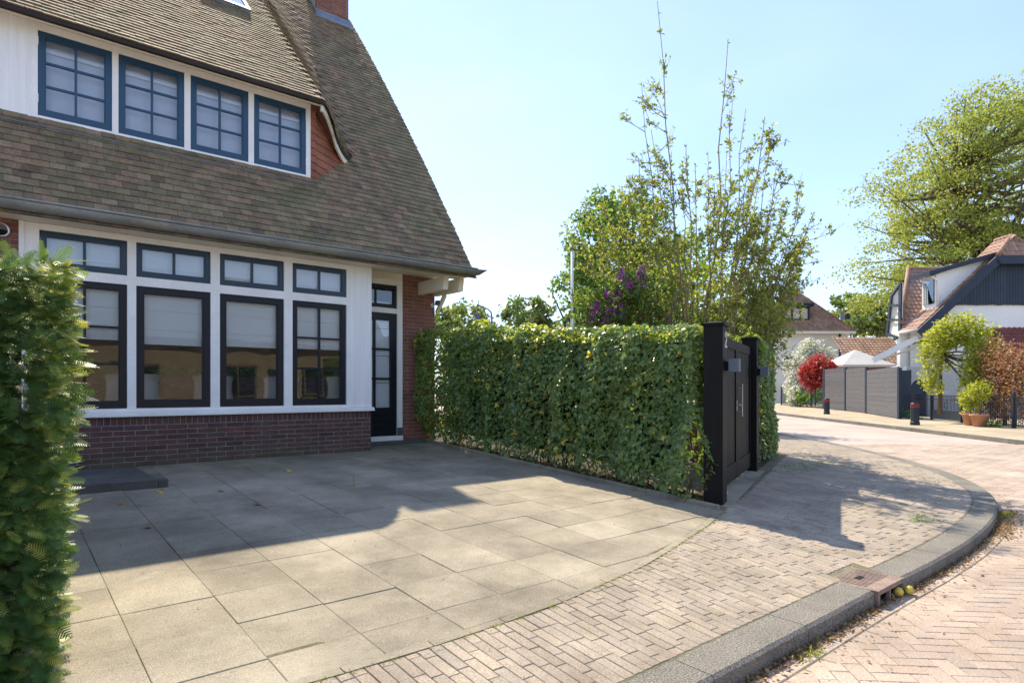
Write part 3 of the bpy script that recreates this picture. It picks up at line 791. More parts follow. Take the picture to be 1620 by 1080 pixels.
# tile-hung cheek: stacked corner tiles and courses sweeping back under the fascia
items = []
z = 4.27; k = 0
while z < 5.50:
    items.append(([(-.785, DFY - .012 - .012, z), (-.70, DFY - .012 - .012, z - .004), (-.70, DFY + .05, z), (-.785, DFY + .05, z),
                   (-.785, DFY + .003, z + .145), (-.705, DFY + .003, z + .145), (-.705, DFY + .05, z + .145), (-.785, DFY + .05, z + .145)], BOXF, random.random())); z += .118
c0 = np.array([-.715, .56]); c1 = np.array([.13, 1.06]); cdv = c1 - c0; cL = np.linalg.norm(cdv); cdv /= cL; cnn = np.array([cdv[1], -cdv[0]])
def cheek_top(x): return zB(x, ye(x)) - .1
z = 4.25; r = 0
while z < 5.5:
    t = -.04 - (.1 if r % 2 else 0)
    while t < cL:
        a, b = max(t, 0), min(t + .2, cL); pa, pb = c0 + cdv * a, c0 + cdv * b
        za = min(z + .15, cheek_top(pa[0])); zb_ = min(z + .15, cheek_top(pb[0]))
        if b - a > .02 and za > z and zmain((pa[1] + pb[1]) / 2) < z + .16 and zb_ > z - .05:
            zb0 = min(z, zb_ - .02)
            o1 = cnn * .028; o2 = cnn * .008
            vs = [(*(pa + o1), z), (*(pb + o1), zb0), (*pb, zb0), (*pa, z), (*(pa + o2), za), (*(pb + o2), zb_), (*(pb - o1), zb_), (*(pa - o1), za)]
            items.append((vs, BOXF, random.random()))
        t += .202
    z += .118; r += 1
cheek = part(MB().add([(*c0, 4.2), (*c1, 4.9), (*c1, cheek_top(c1[0]) + .05), (*((c0 + c1) / 2), cheek_top((c0[0] + c1[0]) / 2) + .03), (*c0, 5.5)], [(0, 1, 2, 3, 4)]), 'dormer_cheek', 'roof_base')
pieces(cheek, 'cheek_tile', items, M['cheek_tile'], 'cheek_tiles')
# rooflight
mb = MB()
def onD(x, y, h): return np.array((x, y, zdorm(y))) + h * np.array((0, -.70, .71))
for (a, b, c, d, h0, h1) in ((-1.95, -1.15, 2.42, 2.48, 0, .09), (-1.95, -1.15, 3.5, 3.56, 0, .09), (-1.95, -1.89, 2.48, 3.5, 0, .089), (-1.21, -1.15, 2.48, 3.5, 0, .089)):
    vs = [onD(x, y, h) for h in (h0, h1) for x, y in ((a, c), (b, c), (b, d), (a, d))]; mb.add(vs, BOXF)
rl = part(mb, 'rooflight', 'lead')
MB().add([onD(x, y, .07) for x, y in ((-1.89, 2.48), (-1.21, 2.48), (-1.21, 3.5), (-1.89, 3.5))], [(0, 1, 2, 3)]).build('pane', M['glass'], rl)
MB().add([onD(x, y, .03) for x, y in ((-1.89, 2.48), (-1.21, 2.48), (-1.21, 3.5), (-1.89, 3.5))], [(0, 1, 2, 3)]).build('blind', M['linen'], rl)

# eaves: gutter, fascia, soffit, rafters
GY, GZ = -.45, 3.06
def gut(x0, x1, r=.085, n=10, th=.006):
    mb = MB(); vs = []
    for x in (x0, x1):
        for k in range(n + 1):
            t = math.pi + math.pi * k / n; vs.append((x, GY + r * math.cos(t), GZ + r * math.sin(t) * 1.25))
        for k in range(n + 1):
            t = math.pi + math.pi * (n - k) / n; vs.append((x, GY + (r - th) * math.cos(t), GZ + (r - th) * math.sin(t) * 1.25))
    m_ = 2 * n + 2; mb.add(vs, [(k, (k + 1) % m_, m_ + (k + 1) % m_, m_ + k) for k in range(m_)]); return mb
gt = part(gut(-9, 1.74), 'gutter', 'zinc', smooth=True)
mb = MB(); mb.tube([(-9, GY - .085, GZ + .004), (1.74, GY - .085, GZ + .004)], .014, 8); mb.build('gutter_bead', M['zinc'], gt, True)
x = -5.35
while x < 1.6:
    b = gut(x, x + .022, .0885, 10, .004); b.build('gutter_joint', M['zinc'], gt, True); x += .47
vs = []; n_ = 8    # pointed gutter end
for xx, f in ((1.74, 1), (1.84, .8), (1.93, .3), (1.98, .04)):
    for k in range(n_ + 1):
        t = math.pi + math.pi * k / n_
        vs.append((xx, GY + .085 * math.cos(t), GZ + .012 + (.085 * math.sin(t) * 1.25 - .012) * f))
mb = MB().add(vs, [(i * 9 + k, i * 9 + k + 1, (i + 1) * 9 + k + 1, (i + 1) * 9 + k) for i in range(3) for k in range(8)]); mb.build('gutter_end', M['zinc'], gt, True)
ev = MB(); ev.box((-9, -.355, 2.945), (1.72, -.30, 3.04)).box((-9, -.30, 2.944), (1.70, 0.005, 2.965)).box((-.05, .005, 3.052), (1.70, .74, 3.07))
part(ev, 'eaves_board', 'cream')
part(MB().box((.0, -.299, 2.966), (1.70, -.25, 3.07)), 'eaves_plate', 'white')
for a, b in ((1.30, 1.40), (1.62, 1.72)):
    mb = MB(); mb.add([(a, -.12, 2.72), (b, -.12, 2.72), (b, .72, 2.72), (a, .72, 2.72), (a, -.16, 2.942), (b, -.16, 2.942), (b, .72, 2.942), (a, .72, 2.942)], BOXF); part(mb, 'eaves_beam', 'cream')
part(MB().bar((1.70, .69, 2.42), (1.70, .42, 2.72), .06, .06), 'bracket', 'cream')
sc_ = part(yl(MB(), [(.001, -.02), (.035, -.02), (.035, 0)], (1.60, DY - .003, 2.55), 14), 'camera_base', 'white')
MB().tube([(1.60, DY - .02, 2.55), (1.66, DY - .08, 2.58)], .012, 6).box((1.625, DY - .15, 2.545), (1.705, DY - .06, 2.63)).build('camera_head', M['greybox'], sc_)
# verge: edge tiles and a dark barge strip under them
vs = []
for y in np.linspace(-.22, RIDGE, 20): vs += [(VX - .03, y, zmain(y) - .02), (VX - .03, y, zmain(y) - .13), (VX + .0, y, zmain(y) - .13), (VX + .0, y, zmain(y) - .02)]
part(MB().add(vs, [(4 * i + k, 4 * i + (k + 1) % 4, 4 * i + 4 + (k + 1) % 4, 4 * i + 4 + k) for i in range(19) for k in range(4)]), 'barge_board', 'sash')
# chimney
ch = part(MB().box((.90, 4.40, 9.0), (1.66, 5.10, 10.5)), 'chimney', 'mortar')
items = []
for r in range(14):
    z0 = 9.55 + r * .0662; x = .895 - (.121 if r % 2 else 0)
    while x < 1.66:
        a, b = max(x, .895), min(x + .242, 1.665)
        if b - a > .03: vs, fs = brick_y(a, b, z0, z0 + .0662, 4.40, 0); items.append((vs, fs, random.random()))
        x += .242
pieces(ch, 'brick', items, M['brick_red'], 'bricks', 60)
MB().box((.86, 4.36, 10.501), (1.70, 5.14, 10.58)).build('chimney_cap', M['stone'], ch)
vs = [(.84, 4.37, zmain(4.40) + .10), (1.72, 4.37, zmain(4.40) + .10), (1.72, 4.27, zmain(4.27) + .03), (.84, 4.27, zmain(4.27) + .03)]
MB().add(vs + [(x, y + .02, z - .02) for x, y, z in vs], BOXF).build('chimney_flashing', M['lead'], ch)
# raised slab ledge left of the bay
lg = MB(); lg.box((-6, -1.49, -.3), (-3.31, -.002, .008), bev=.006); lg.box((-3.305, -1.49, -.3), (-3.215, -1.34, .004), bev=.008)
tag(lg.build('stone_ledge', M['stone']), 'low mossy stone ledge along the brick base below the left windows', 'ledge')

# ---- blinds and planters behind the glass
bl = [(WX[0], 1.62, 'white roman blind behind the leftmost ground floor window beside the yew hedge'), (WX[1], 1.585, 'white roman blind in the undivided window left of the other undivided one'),
      (WX[2], 1.60, 'white roman blind in the undivided window next to the divided one by the door'), (WX[3], 1.61, 'white roman blind in the six pane window nearest the door')]
for (a, b), zb, lab in bl:
    t = empty('roman_blind', ((a + b) / 2, .12, zb)); tag(t, lab, 'blind', 'roman blinds on the ground floor')
    zs_ = [zb, 1.78, 2.03, 2.30, 2.58, 2.88]
    for z0, z1 in zip(zs_[:-1], zs_[1:]):
        MB().add([(a + .05, .115, z0 - .012), (b - .05, .115, z0 - .012), (b - .05, .13, z1), (a + .05, .13, z1), (a + .05, .125, z0 - .012), (b - .05, .125, z0 - .012), (b - .05, .14, z1), (a + .05, .14, z1)], [(0, 1, 2, 3), (7, 6, 5, 4), (0, 4, 5, 1)]).build('fold', M['linen'], t)
t = empty('door_blind', (.42, DY + .1, .66)); tag(t, 'pale blind behind the narrow panes of the dark front door', 'blind')
for z0 in (.62, 1.1, 1.58, 2.06): MB().box((.1, DY + .06, z0), (.75, DY + .075, z0 + .47)).build('fold', M['linen'], t)
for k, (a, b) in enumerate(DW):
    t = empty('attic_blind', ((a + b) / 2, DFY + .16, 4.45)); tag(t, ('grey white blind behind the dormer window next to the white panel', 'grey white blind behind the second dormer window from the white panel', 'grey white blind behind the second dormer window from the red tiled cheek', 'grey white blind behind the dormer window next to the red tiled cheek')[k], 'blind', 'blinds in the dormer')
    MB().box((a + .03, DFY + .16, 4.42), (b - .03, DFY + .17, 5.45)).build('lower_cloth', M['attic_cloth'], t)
    MB().box((a + .03, DFY + .12, 5.255), (b - .03, DFY + .14, 5.29)).build('top_rail', M['white'], t)
def planter(x, lab):
    t = empty('planter', (x, .24, .816)); tag(t, lab, 'planter', 'wicker planters on the window board')
    mb = MB(); prof = [(.13, 0), (.165, .04), (.178, .15), (.175, .27), (.15, .355), (.14, .36), (.135, .33), (.02, .325)]; vs = []; fs = []; N = 28
    for r, z in prof:
        for j in range(N):
            tt = 2 * math.pi * j / N; c, s_ = math.cos(tt), math.sin(tt); e = .28
            vs.append((x + 1.16 * r * math.copysign(abs(c)**.5, c), .24 + .72 * r * math.copysign(abs(s_)**.5, s_), .816 + z))
    fs = [(i * N + j, i * N + (j + 1) % N, (i + 1) * N + (j + 1) % N, (i + 1) * N + j) for i in range(len(prof) - 1) for j in range(N)]
    mb.add(vs, fs).build('basket', M['wicker'], t, True)
    mb = MB()     # woven bands
    for i in range(11):
        z = .03 + i * .029; r = np.interp(z, [p[1] for p in prof[:5]], [p[0] for p in prof[:5]]) + .003; ring = []
        for j in range(N + 1):
            tt = 2 * math.pi * j / N; c, s_ = math.cos(tt), math.sin(tt); rr = r + (.003 if (j + i) % 2 else -.003)
            ring.append((x + 1.16 * rr * math.copysign(abs(c)**.5, c), .24 + .72 * rr * math.copysign(abs(s_)**.5, s_), .816 + z))
        mb.tube(ring, .008, 4, random.random(), False)
    mb.build('weave', M['wicker'], t)
    n = 260; base = np.stack([x + rng.uniform(-.15, .15, n), .24 + rng.uniform(-.08, .08, n), np.full(n, 1.14)], 1)
    d = np.stack([rng.normal(0, .09, n), rng.normal(0, .06, n), rng.uniform(.08, .2, n)], 1); sd_ = rng.normal(0, 1, (n, 3)); sd_[:, 2] = 0; sd_ /= np.linalg.norm(sd_, axis=1)[:, None]
    V = np.stack([base - sd_ * .004, base + sd_ * .004, base + d * .6 + sd_ * .003, base + d + np.stack([d[:, 0] * .3, d[:, 1] * .3, -.02 * np.ones(n)], 1)], 1).reshape(-1, 3)
    Fq = (np.arange(n) * 4)[:, None] + np.array([[0, 1, 2, 3]]); me = npmesh('grass', V, [Fq], rng.random(n)); g = link('grass', me, M['grass'], t); g['kind'] = 'stuff'
planter(-3.80, 'grass filled wicker planter in the left window, half hidden by the yew hedge')
planter(-2.78, 'grass filled wicker planter in the undivided window left of the other undivided one')
planter(-1.84, 'grass filled wicker planter in the undivided window right of the other undivided one')
planter(-.87, 'grass filled wicker planter behind the six pane window nearest the door')

# ------------------------------------------------------------------ foliage tools
DIAM = (np.array([(0, 0, 0), (.32, .5, .08), (0, 1, 0), (-.32, .5, .08)], float), [(0, 1, 2), (0, 2, 3)])
OVAL = (np.array([(0, 0, 0), (.26, .28, .07), (.28, .6, .07), (0, 1, -.04), (-.28, .6, .07), (-.26, .28, .07)], float), [(0, 1, 2, 3), (0, 3, 4, 5)])
IVYT = (np.array([(0, 0, .06), (.28, -.16, 0), (.55, .18, -.06), (.27, .36, .04), (0, .92, -.1), (-.27, .36, .04), (-.55, .18, -.06), (-.28, -.16, 0)], float), [(0, 1, 2, 3), (0, 3, 4, 5), (0, 5, 6, 7)])
MAPL = (np.array([(0, 0, .04), (.4, .05, -.03), (.5, .45, -.05), (.22, .55, .03), (0, 1, -.06), (-.22, .55, .03), (-.5, .45, -.05), (-.4, .05, -.03)], float), [(0, 1, 2, 3), (0, 3, 4, 5), (0, 5, 6, 7)])
def spray_tmpl():
    v = []; f = []
    for i in range(9):
        t = .06 + i * .105; L = .34 * (1 - .55 * max(0, t - .55) / .45) * (.75 if i == 0 else 1)
        for sgn in (-1, 1):
            b = np.array((0, t, 0)); d = np.array((sgn * .84, .52, .10)) * L; sd_ = np.array((-.5, sgn * .84, 0)) * .036; n = len(v)
            v += [b - sd_, b + sd_, b + d * .8 + sd_ * .8, b + d]; f.append((n, n + 1, n + 2, n + 3))
    n = len(v); v += [np.array((-.012, 0, -.01)), np.array((.012, 0, -.01)), np.array((0, 1.02, 0))]; 
    v.append(np.array((0, 1.0, .005))); f.append((n, n + 1, n + 2, n + 3)); 
    n = len(v); v += [np.array((-.014, .9, 0)), np.array((.014, .9, 0)), np.array((.01, 1.12, 0)), np.array((-.01, 1.12, 0))]; f.append((n, n + 1, n + 2, n + 3))
    return np.array(v), f
SPRAY = spray_tmpl()
def unit(a): return a / (np.linalg.norm(a, axis=-1, keepdims=True) + 1e-9)
def frames(N, T):
    N = unit(N); T = unit(T - N * np.sum(T * N, -1, keepdims=True)); X = np.cross(T, N); return X, T, N
def cloud(name, P, N, T, size, m, parent, tmpl, rv, nobj=0, objname='leaf', kind='stuff', wid=1.0):
    """leaf-sized faces at P with normal N and tip direction T; nobj largest in view become objects"""
    tv, tf = tmpl; X, Y, Z = frames(N, T); size = np.broadcast_to(size, (len(P),)).astype(float)
    keep = np.ones(len(P), bool)
    if nobj:
        u, v, z = project(P); facing = -np.sum(Z * unit(P - CAM), 1)
        sc = np.where((u > 5) & (u < 1615) & (v > 5) & (v < 1075) & (z > .3) & (facing > .3), size / np.maximum(z, .3) * (.4 + facing), 0); sc = np.nan_to_num(sc)
        pick = np.argsort(-sc)[:nobj]; pick = pick[sc[pick] > 0]
        me = bpy.data.meshes.new(objname); me.from_pydata([tuple(p) for p in tv], [], tf); me.update(); me.materials.append(m)
        inv = wmat(parent).inverted()
        for i in pick:
            o = bpy.data.objects.new(objname, me); COL.objects.link(o); o['rv'] = float(rv[i])
            Mx = Matrix(((X[i][0], Y[i][0], Z[i][0], P[i][0]), (X[i][1], Y[i][1], Z[i][1], P[i][1]), (X[i][2], Y[i][2], Z[i][2], P[i][2]), (0, 0, 0, 1)))
            o.parent = parent; o.matrix_parent_inverse = inv; o.matrix_basis = Mx @ Matrix.Scale(float(size[i]), 4)
        keep[pick] = False
    P, X, Y, Z, size, rv = P[keep], X[keep], Y[keep], Z[keep], size[keep], np.asarray(rv)[keep]
    V = P[:, None, :] + size[:, None, None] * (tv[None, :, 0:1] * X[:, None, :] * wid + tv[None, :, 1:2] * Y[:, None, :] + tv[None, :, 2:3] * Z[:, None, :])
    k = len(tv); Fs = []; RV = []
    for sz in sorted(set(len(f) for f in tf)):
        fa = np.array([f for f in tf if len(f) == sz]); Fs.append((np.arange(len(P))[:, None, None] * k + fa[None]).reshape(-1, sz)); RV.append(np.repeat(rv, len(fa)))
    me = npmesh(name, V.reshape(-1, 3), Fs, np.concatenate(RV)); o = link(name, me, m, parent)
    if kind: o['kind'] = kind
    return o
def lump(p, f=1.0, seed=0):
    r = np.random.default_rng(seed); s_ = 0
    for _ in range(6):
        k = r.normal(0, f, 3); s_ = s_ + np.sin(p @ k + r.uniform(0, 6.3))
    return s_ / 6 ** .5
def rnd(n): return rng.normal(0, 1, (n, 3))

# ------------------------------------------------------------------ ivy hedges
def ivy_hedge(label, p0, p1, thick, zb0, zb1, h, dens, nobj, name='ivy_hedge', bulge=.085, belly=0.0):
    """p0->p1: foot of the street face; the hedge body lies to the left of that direction"""
    p0 = np.array(p0, float); p1 = np.array(p1, float); L = np.linalg.norm(p1 - p0); t = (p1 - p0) / L; nf = np.array((t[1], -t[0]))   # outward face normal
    root = empty(name, (*((p0 + p1) / 2 - nf * thick / 2), (zb0 + zb1) / 2)); tag(root, label, 'hedge')
    zb = lambda s_: zb0 + (zb1 - zb0) * s_ / L
    def pt(s_, o, z): return np.stack([p0[0] + t[0] * s_ - nf[0] * o, p0[1] + t[1] * s_ - nf[1] * o, z], -1)
    # dark twiggy core
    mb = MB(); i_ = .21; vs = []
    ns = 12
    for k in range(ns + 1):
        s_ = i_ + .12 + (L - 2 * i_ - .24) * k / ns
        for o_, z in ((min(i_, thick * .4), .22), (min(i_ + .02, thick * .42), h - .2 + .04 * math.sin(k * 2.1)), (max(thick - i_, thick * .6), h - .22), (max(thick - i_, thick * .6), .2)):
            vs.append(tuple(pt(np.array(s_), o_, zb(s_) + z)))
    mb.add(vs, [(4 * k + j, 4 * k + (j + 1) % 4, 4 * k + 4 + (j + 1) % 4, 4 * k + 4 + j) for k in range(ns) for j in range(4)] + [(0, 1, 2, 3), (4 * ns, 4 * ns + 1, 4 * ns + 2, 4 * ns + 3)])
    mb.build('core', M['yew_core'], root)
    mb = MB()
    for k in range(int(L * 9)):
        s_ = random.uniform(.06, L - .06); o_ = random.uniform(.08, thick - .1); q = [pt(np.array(s_ + random.uniform(-.06, .06) * j), np.array(o_ + random.uniform(-.03, .03)), np.array(zb(s_) - .04 + j * .13)) for j in range(5)]
        mb.tube(q, [.012, .010, .008, .006, .005], 5, random.random())
    mb.build('stems', M['bark'], root)['kind'] = 'stuff'
    out = []
    def face(n, kind):
        s_ = rng.uniform(-.02, L + .02, n)
        if kind == 'f': zf = h * rng.uniform(.03, 1.0, n) ** .93; o_ = np.zeros(n); N0 = np.array((nf[0], nf[1], 0.))
        elif kind == 'b': zf = h * rng.uniform(.05, 1.0, n); o_ = np.full(n, thick); N0 = np.array((-nf[0], -nf[1], 0.))
        elif kind == 't': zf = np.full(n, h); o_ = rng.uniform(0, thick, n); N0 = np.array((0, 0, 1.))
        elif kind == 'e': s_ = np.full(n, L); zf = h * rng.uniform(.05, 1, n); o_ = rng.uniform(0, thick, n); N0 = np.array((t[0], t[1], 0.))
        else: s_ = np.full(n, 0.); zf = h * rng.uniform(.05, 1, n); o_ = rng.uniform(0, thick, n); N0 = np.array((-t[0], -t[1], 0.))
        P = pt(s_, o_, zb(s_) + zf)
        # rounded shoulders and lumps
        dis = lump(P, 2.6, 3) * bulge + lump(P, 7, 5) * bulge * .5 - np.abs(rng.normal(0, .045, n)) + .02; dis = np.maximum(dis, -.11)
        edge = np.clip((zf - h + .22) / .22, 0, 1) if kind != 't' else np.clip(1 - np.minimum(o_, thick - o_) / .18, 0, 1)
        P = P + N0 * dis[:, None]
        if kind != 't': P = P - N0 * (edge ** 2 * .10)[:, None]
        else: P[:, 2] -= edge ** 2 * .10
        if belly: P[:, :2] += nf * (belly * np.exp(-(s_ / .45) ** 2) * np.clip(zf / .5, .2, 1) * np.clip((thick - o_) / thick, 0, 1))[:, None]
        low = np.clip(1 - zf / .3, 0, 1); ok = rng.random(n) > low * .75
        N = N0 + np.array((0, 0, .6 if kind != 't' else 0)) + rnd(n) * .52; T = np.array((0, 0, -.8)) + rnd(n) * .75 + N0 * .25
        fresh = np.clip(.16 * edge + .5 * (kind == 't') + .10 * lump(P, 1.5, 9), 0, .62)  # young leaves, plus sun glow painted into the top and shoulder colours
        rv = np.clip(rng.normal(.26, .13, n) + fresh * rng.uniform(.4, 1.0, n), 0, .80)
        patch = lump(P, 1.3, 21) > .3
        yl_ = rng.random(n) < np.where(patch & (kind != 't'), .055, .014); rv[yl_] = rng.uniform(.93, 1, yl_.sum())
        sz = np.clip(rng.lognormal(-2.92, .34, n), .022, .11); sz = np.where(kind == 't', sz * .8, sz)
        out.append((P[ok], N[ok], T[ok], sz[ok], rv[ok]))
    face(int(dens * L * h), 'f'); face(int(dens * .35 * L * h), 'b'); face(int(dens * .9 * L * thick), 't'); face(int(dens * thick * h), 'e'); face(int(dens * .6 * thick * h), 's')
    P, N, T, sz, rv = [np.concatenate(q) for q in zip(*out)]
    cloud('foliage', P, N, T, sz, M['ivy'], root, IVYT, rv, nobj)
    return root
HX = 1.44
ivy_hedge('long clipped ivy hedge with yellowed leaves between the house and black gate', (HX, .55), (HX, -5.04), .48, .03, S * -5.04, 2.03, 1500, 300, belly=.30)
P2 = GATE0 + GD * 2.87
h0 = P2 + GD * .17 - GN * .02
h1 = h0 + GD * 2.7
ivy_hedge('short ivy hedge on the far side of the black gate beside the street', tuple(h0 + GN * .12), tuple(h1 + GN * .10), .9, -.25, -.24, 2.06, 900, 120, bulge=.08)

# ------------------------------------------------------------------ black garden gate
gate = empty('garden_gate', (*(GATE0 + GD * 1.4), -.3)); tag(gate, 'black wooden double garden gate between two capped posts, numbered two', 'gate')
G3 = np.array((*GD, 0)); N3 = np.array((*GN, 0)); Z3 = np.array((0, 0, 1.))
def gp(s_, o, z): return np.array((GATE0[0] + GD[0] * s_ + GN[0] * o, GATE0[1] + GD[1] * s_ + GN[1] * o, z))
def gbox(mb, s0, s1, o0, o1, z0, z1, rv=0.): return mb.obox(gp((s0 + s1) / 2, (o0 + o1) / 2, (z0 + z1) / 2), G3, N3, Z3, (s1 - s0) / 2, (o1 - o0) / 2, (z1 - z0) / 2, rv)
for s_, zt in ((0, 1.70), (2.87, 1.74)):
    mb = MB(); gbox(mb, s_ - .13, s_ + .13, -.10, .11, -.33, zt, random.random()); po = mb.build('gate_post', M['black_wood'], gate)
    mb = MB(); gbox(mb, s_ - .15, s_ + .15, -.12, .13, zt + .001, zt + .03)
    mb.add([gp(s_ + a, b, zt + .0305) for a, b in ((-.15, -.12), (.15, -.12), (.15, .13), (-.15, .13))] + [gp(s_, .005, zt + .062)], [(0, 1, 4), (1, 2, 4), (2, 3, 4), (3, 0, 4)]); mb.build('post_cap', M['black_wood'], po)
for k, (a, b) in enumerate(((.14, 1.425), (1.435, 2.735))):
    mb = MB(); o0, o1 = -.03, .03
    gbox(mb, a, a + .11, o0, o1, -.19, 1.62); gbox(mb, b - .11, b, o0, o1, -.19, 1.62)
    gbox(mb, a + .11, b - .11, o0 + .002, o1 - .002, 1.50, 1.62); gbox(mb, a + .11, b - .11, o0 + .002, o1 - .002, -.19, .03)
    leaf = mb.build('gate_leaf', M['black_wood'], gate); n = 10; w_ = (b - a - .22) / n
    for i in range(n):
        mb = MB(); gbox(mb, a + .11 + i * w_ + .004, a + .11 + (i + 1) * w_ - .004, -.014, .014, .03, 1.50, random.random()); mb.build('board', M['black_wood'], leaf)
    if k == 0:
        mb = MB(); mb.tube([gp(b - .05, .03, .78), gp(b - .05, .085, .78)], .009, 8).tube([gp(b - .05, .08, .78), gp(b - .17, .08, .78)], .008, 8); gbox(mb, b - .07, b - .03, .03, .036, .70, .84); mb.build('lever_handle', M['steel'], leaf)
    else:
        mb = MB(); mb.tube([gp(a + .06, .08, .62), gp(a + .06, .08, 1.06)], .011, 8)
        for z in (.68, 1.0): mb.tube([gp(a + .06, .03, z), gp(a + .06, .08, z)], .008, 6)
        mb.build('bar_handle', M['steel'], leaf)
for s_, o_ in ((.04, .11), (2.87, .11)):      # square lamps on the posts
    mb = MB(); gbox(mb, s_ - .02, s_ + .06, o_, o_ + .04, 1.20, 1.30); lo = mb.build('post_lamp', M['black_wood'], gate)
    mb = MB(); gbox(mb, s_ - .05, s_ + .09, o_ + .0405, o_ + .15, 1.185, 1.33); mb.build('lamp_housing', M['greybox'], lo)
# house number 2 as raised metal strip on the street face of the near post
num = []
for i in range(13):
    t = math.pi - i / 12 * math.pi * 1.25; num.append((.05 * math.cos(t), .125 + .045 * math.sin(t)))
num += [(-.05, .012), (.055, .012)]
mb = MB(); q = [np.array(p) for p in num]
for a, b in zip(q[:-1], q[1:]):
    A = gp(a[0] + .045, .113, 1.46 + a[1]); B = gp(b[0] + .045, .113, 1.46 + b[1]); d = unit(B - A); mb.bar(A - d * .008, B + d * .008, .026, .008, N3)
mb.build('house_number', M['canvas0'], gate)
mb = MB()
for a, b in ((-.16, .9), (.906, 1.9), (1.906, 2.95)):
    zz = [pz(*gp(s_, o_, 0)[:2]) + .004 for s_, o_ in ((a, -.15), (b, -.15), (b, .2), (a, .2))]
    mb.add([(*gp(s_, o_, 0)[:2], z - .08) for (s_, o_), z in zip(((a, -.15), (b, -.15), (b, .2), (a, .2)), zz)] + [(*gp(s_, o_, 0)[:2], z) for (s_, o_), z in zip(((a, -.15), (b, -.15), (b, .2), (a, .2)), zz)], BOXF, random.random())
mb.build('gate_threshold', M['tile_slab'], pave)

# ------------------------------------------------------------------ yew hedge in the foreground
yew = empty('yew_hedge', (-4.9, -4, -.2)); tag(yew, 'tall clipped yew hedge close by on the left edge of the driveway', 'hedge')
YX, YY, YT = -4.425, -5.66, 1.585
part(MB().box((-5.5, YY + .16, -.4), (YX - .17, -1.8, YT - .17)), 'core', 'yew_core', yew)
out = []
def yface(n, kind):
    zf = rng.uniform(-.38, YT, n); x = rng.uniform(-5.3, YX, n); y = rng.uniform(YY, -2.0, n)
    if kind == 'f': y[:] = YY; N0 = np.array((.1, -1., 0))
    elif kind == 's': x[:] = YX; N0 = np.array((1., 0, 0))
    else: zf[:] = YT; N0 = np.array((0, 0, 1.))
    P = np.stack([x, y, zf], 1); P = P + N0 * (lump(P, 4, 31) * .025 + lump(P, 22, 32) * .032 - np.abs(rng.normal(0, .03, n)))[:, None]
    if kind != 't': tp = np.clip((.9 - zf) / 1.3, 0, 1); P[:, 0] -= tp * .07
    er = np.clip((zf - YT + .15) / .15, 0, 1) ** 2 * .05; P = P - N0 * er[:, None]
    T = N0 * .75 + np.array((.15, 0, .55)) + rnd(n) * .45; N = np.array((0, 0, 1.)) + N0 * .55 + rnd(n) * .5
    rim_glow = (zf > YT - .16) * .35 + (x > YX - .06) * .35  # paler tips; backlight glow at top and right edge painted into their colour
    rv = np.clip(np.where(rng.random(n) < .22, rng.uniform(.5, .8, n), rng.uniform(0, .34, n)) + lump(P, 6, 91) * .10 + rim_glow * rng.uniform(.2, 1, n), 0, 1); sz = np.clip(rng.normal(.084, .018, n), .045, .12)
    out.append((P, N, T, sz, rv))
yface(4300, 'f'); yface(3600, 's'); yface(1700, 't')
# longer shoots that escaped the shears
n = 46; z = rng.uniform(-.3, 1.62, n); P = np.stack([np.full(n, YX - .02) - np.clip((.9 - z) / 1.3, 0, 1) * .07, rng.uniform(YY - .02, YY + .35, n), z], 1)
out.append((P, np.array((0, 0, 1.)) + rnd(n) * .4, np.array((1., -.25, .55)) + rnd(n) * .25, rng.uniform(.06, .13, n), rng.uniform(.5, 1, n)))
n = 60; P = np.stack([rng.uniform(-5.0, YX, n), rng.uniform(YY, YY + .6, n), np.full(n, YT - .01)], 1)
out.append((P, np.array((0, -1., .3)) + rnd(n) * .4, np.array((.2, -.1, 1.)) + rnd(n) * .3, rng.uniform(.04, .08, n), rng.uniform(.5, 1, n)))
P, N, T, sz, rv = [np.concatenate(q) for q in zip(*out)]
cloud('foliage', P, N, T, sz, M['yew'], yew, SPRAY, rv)

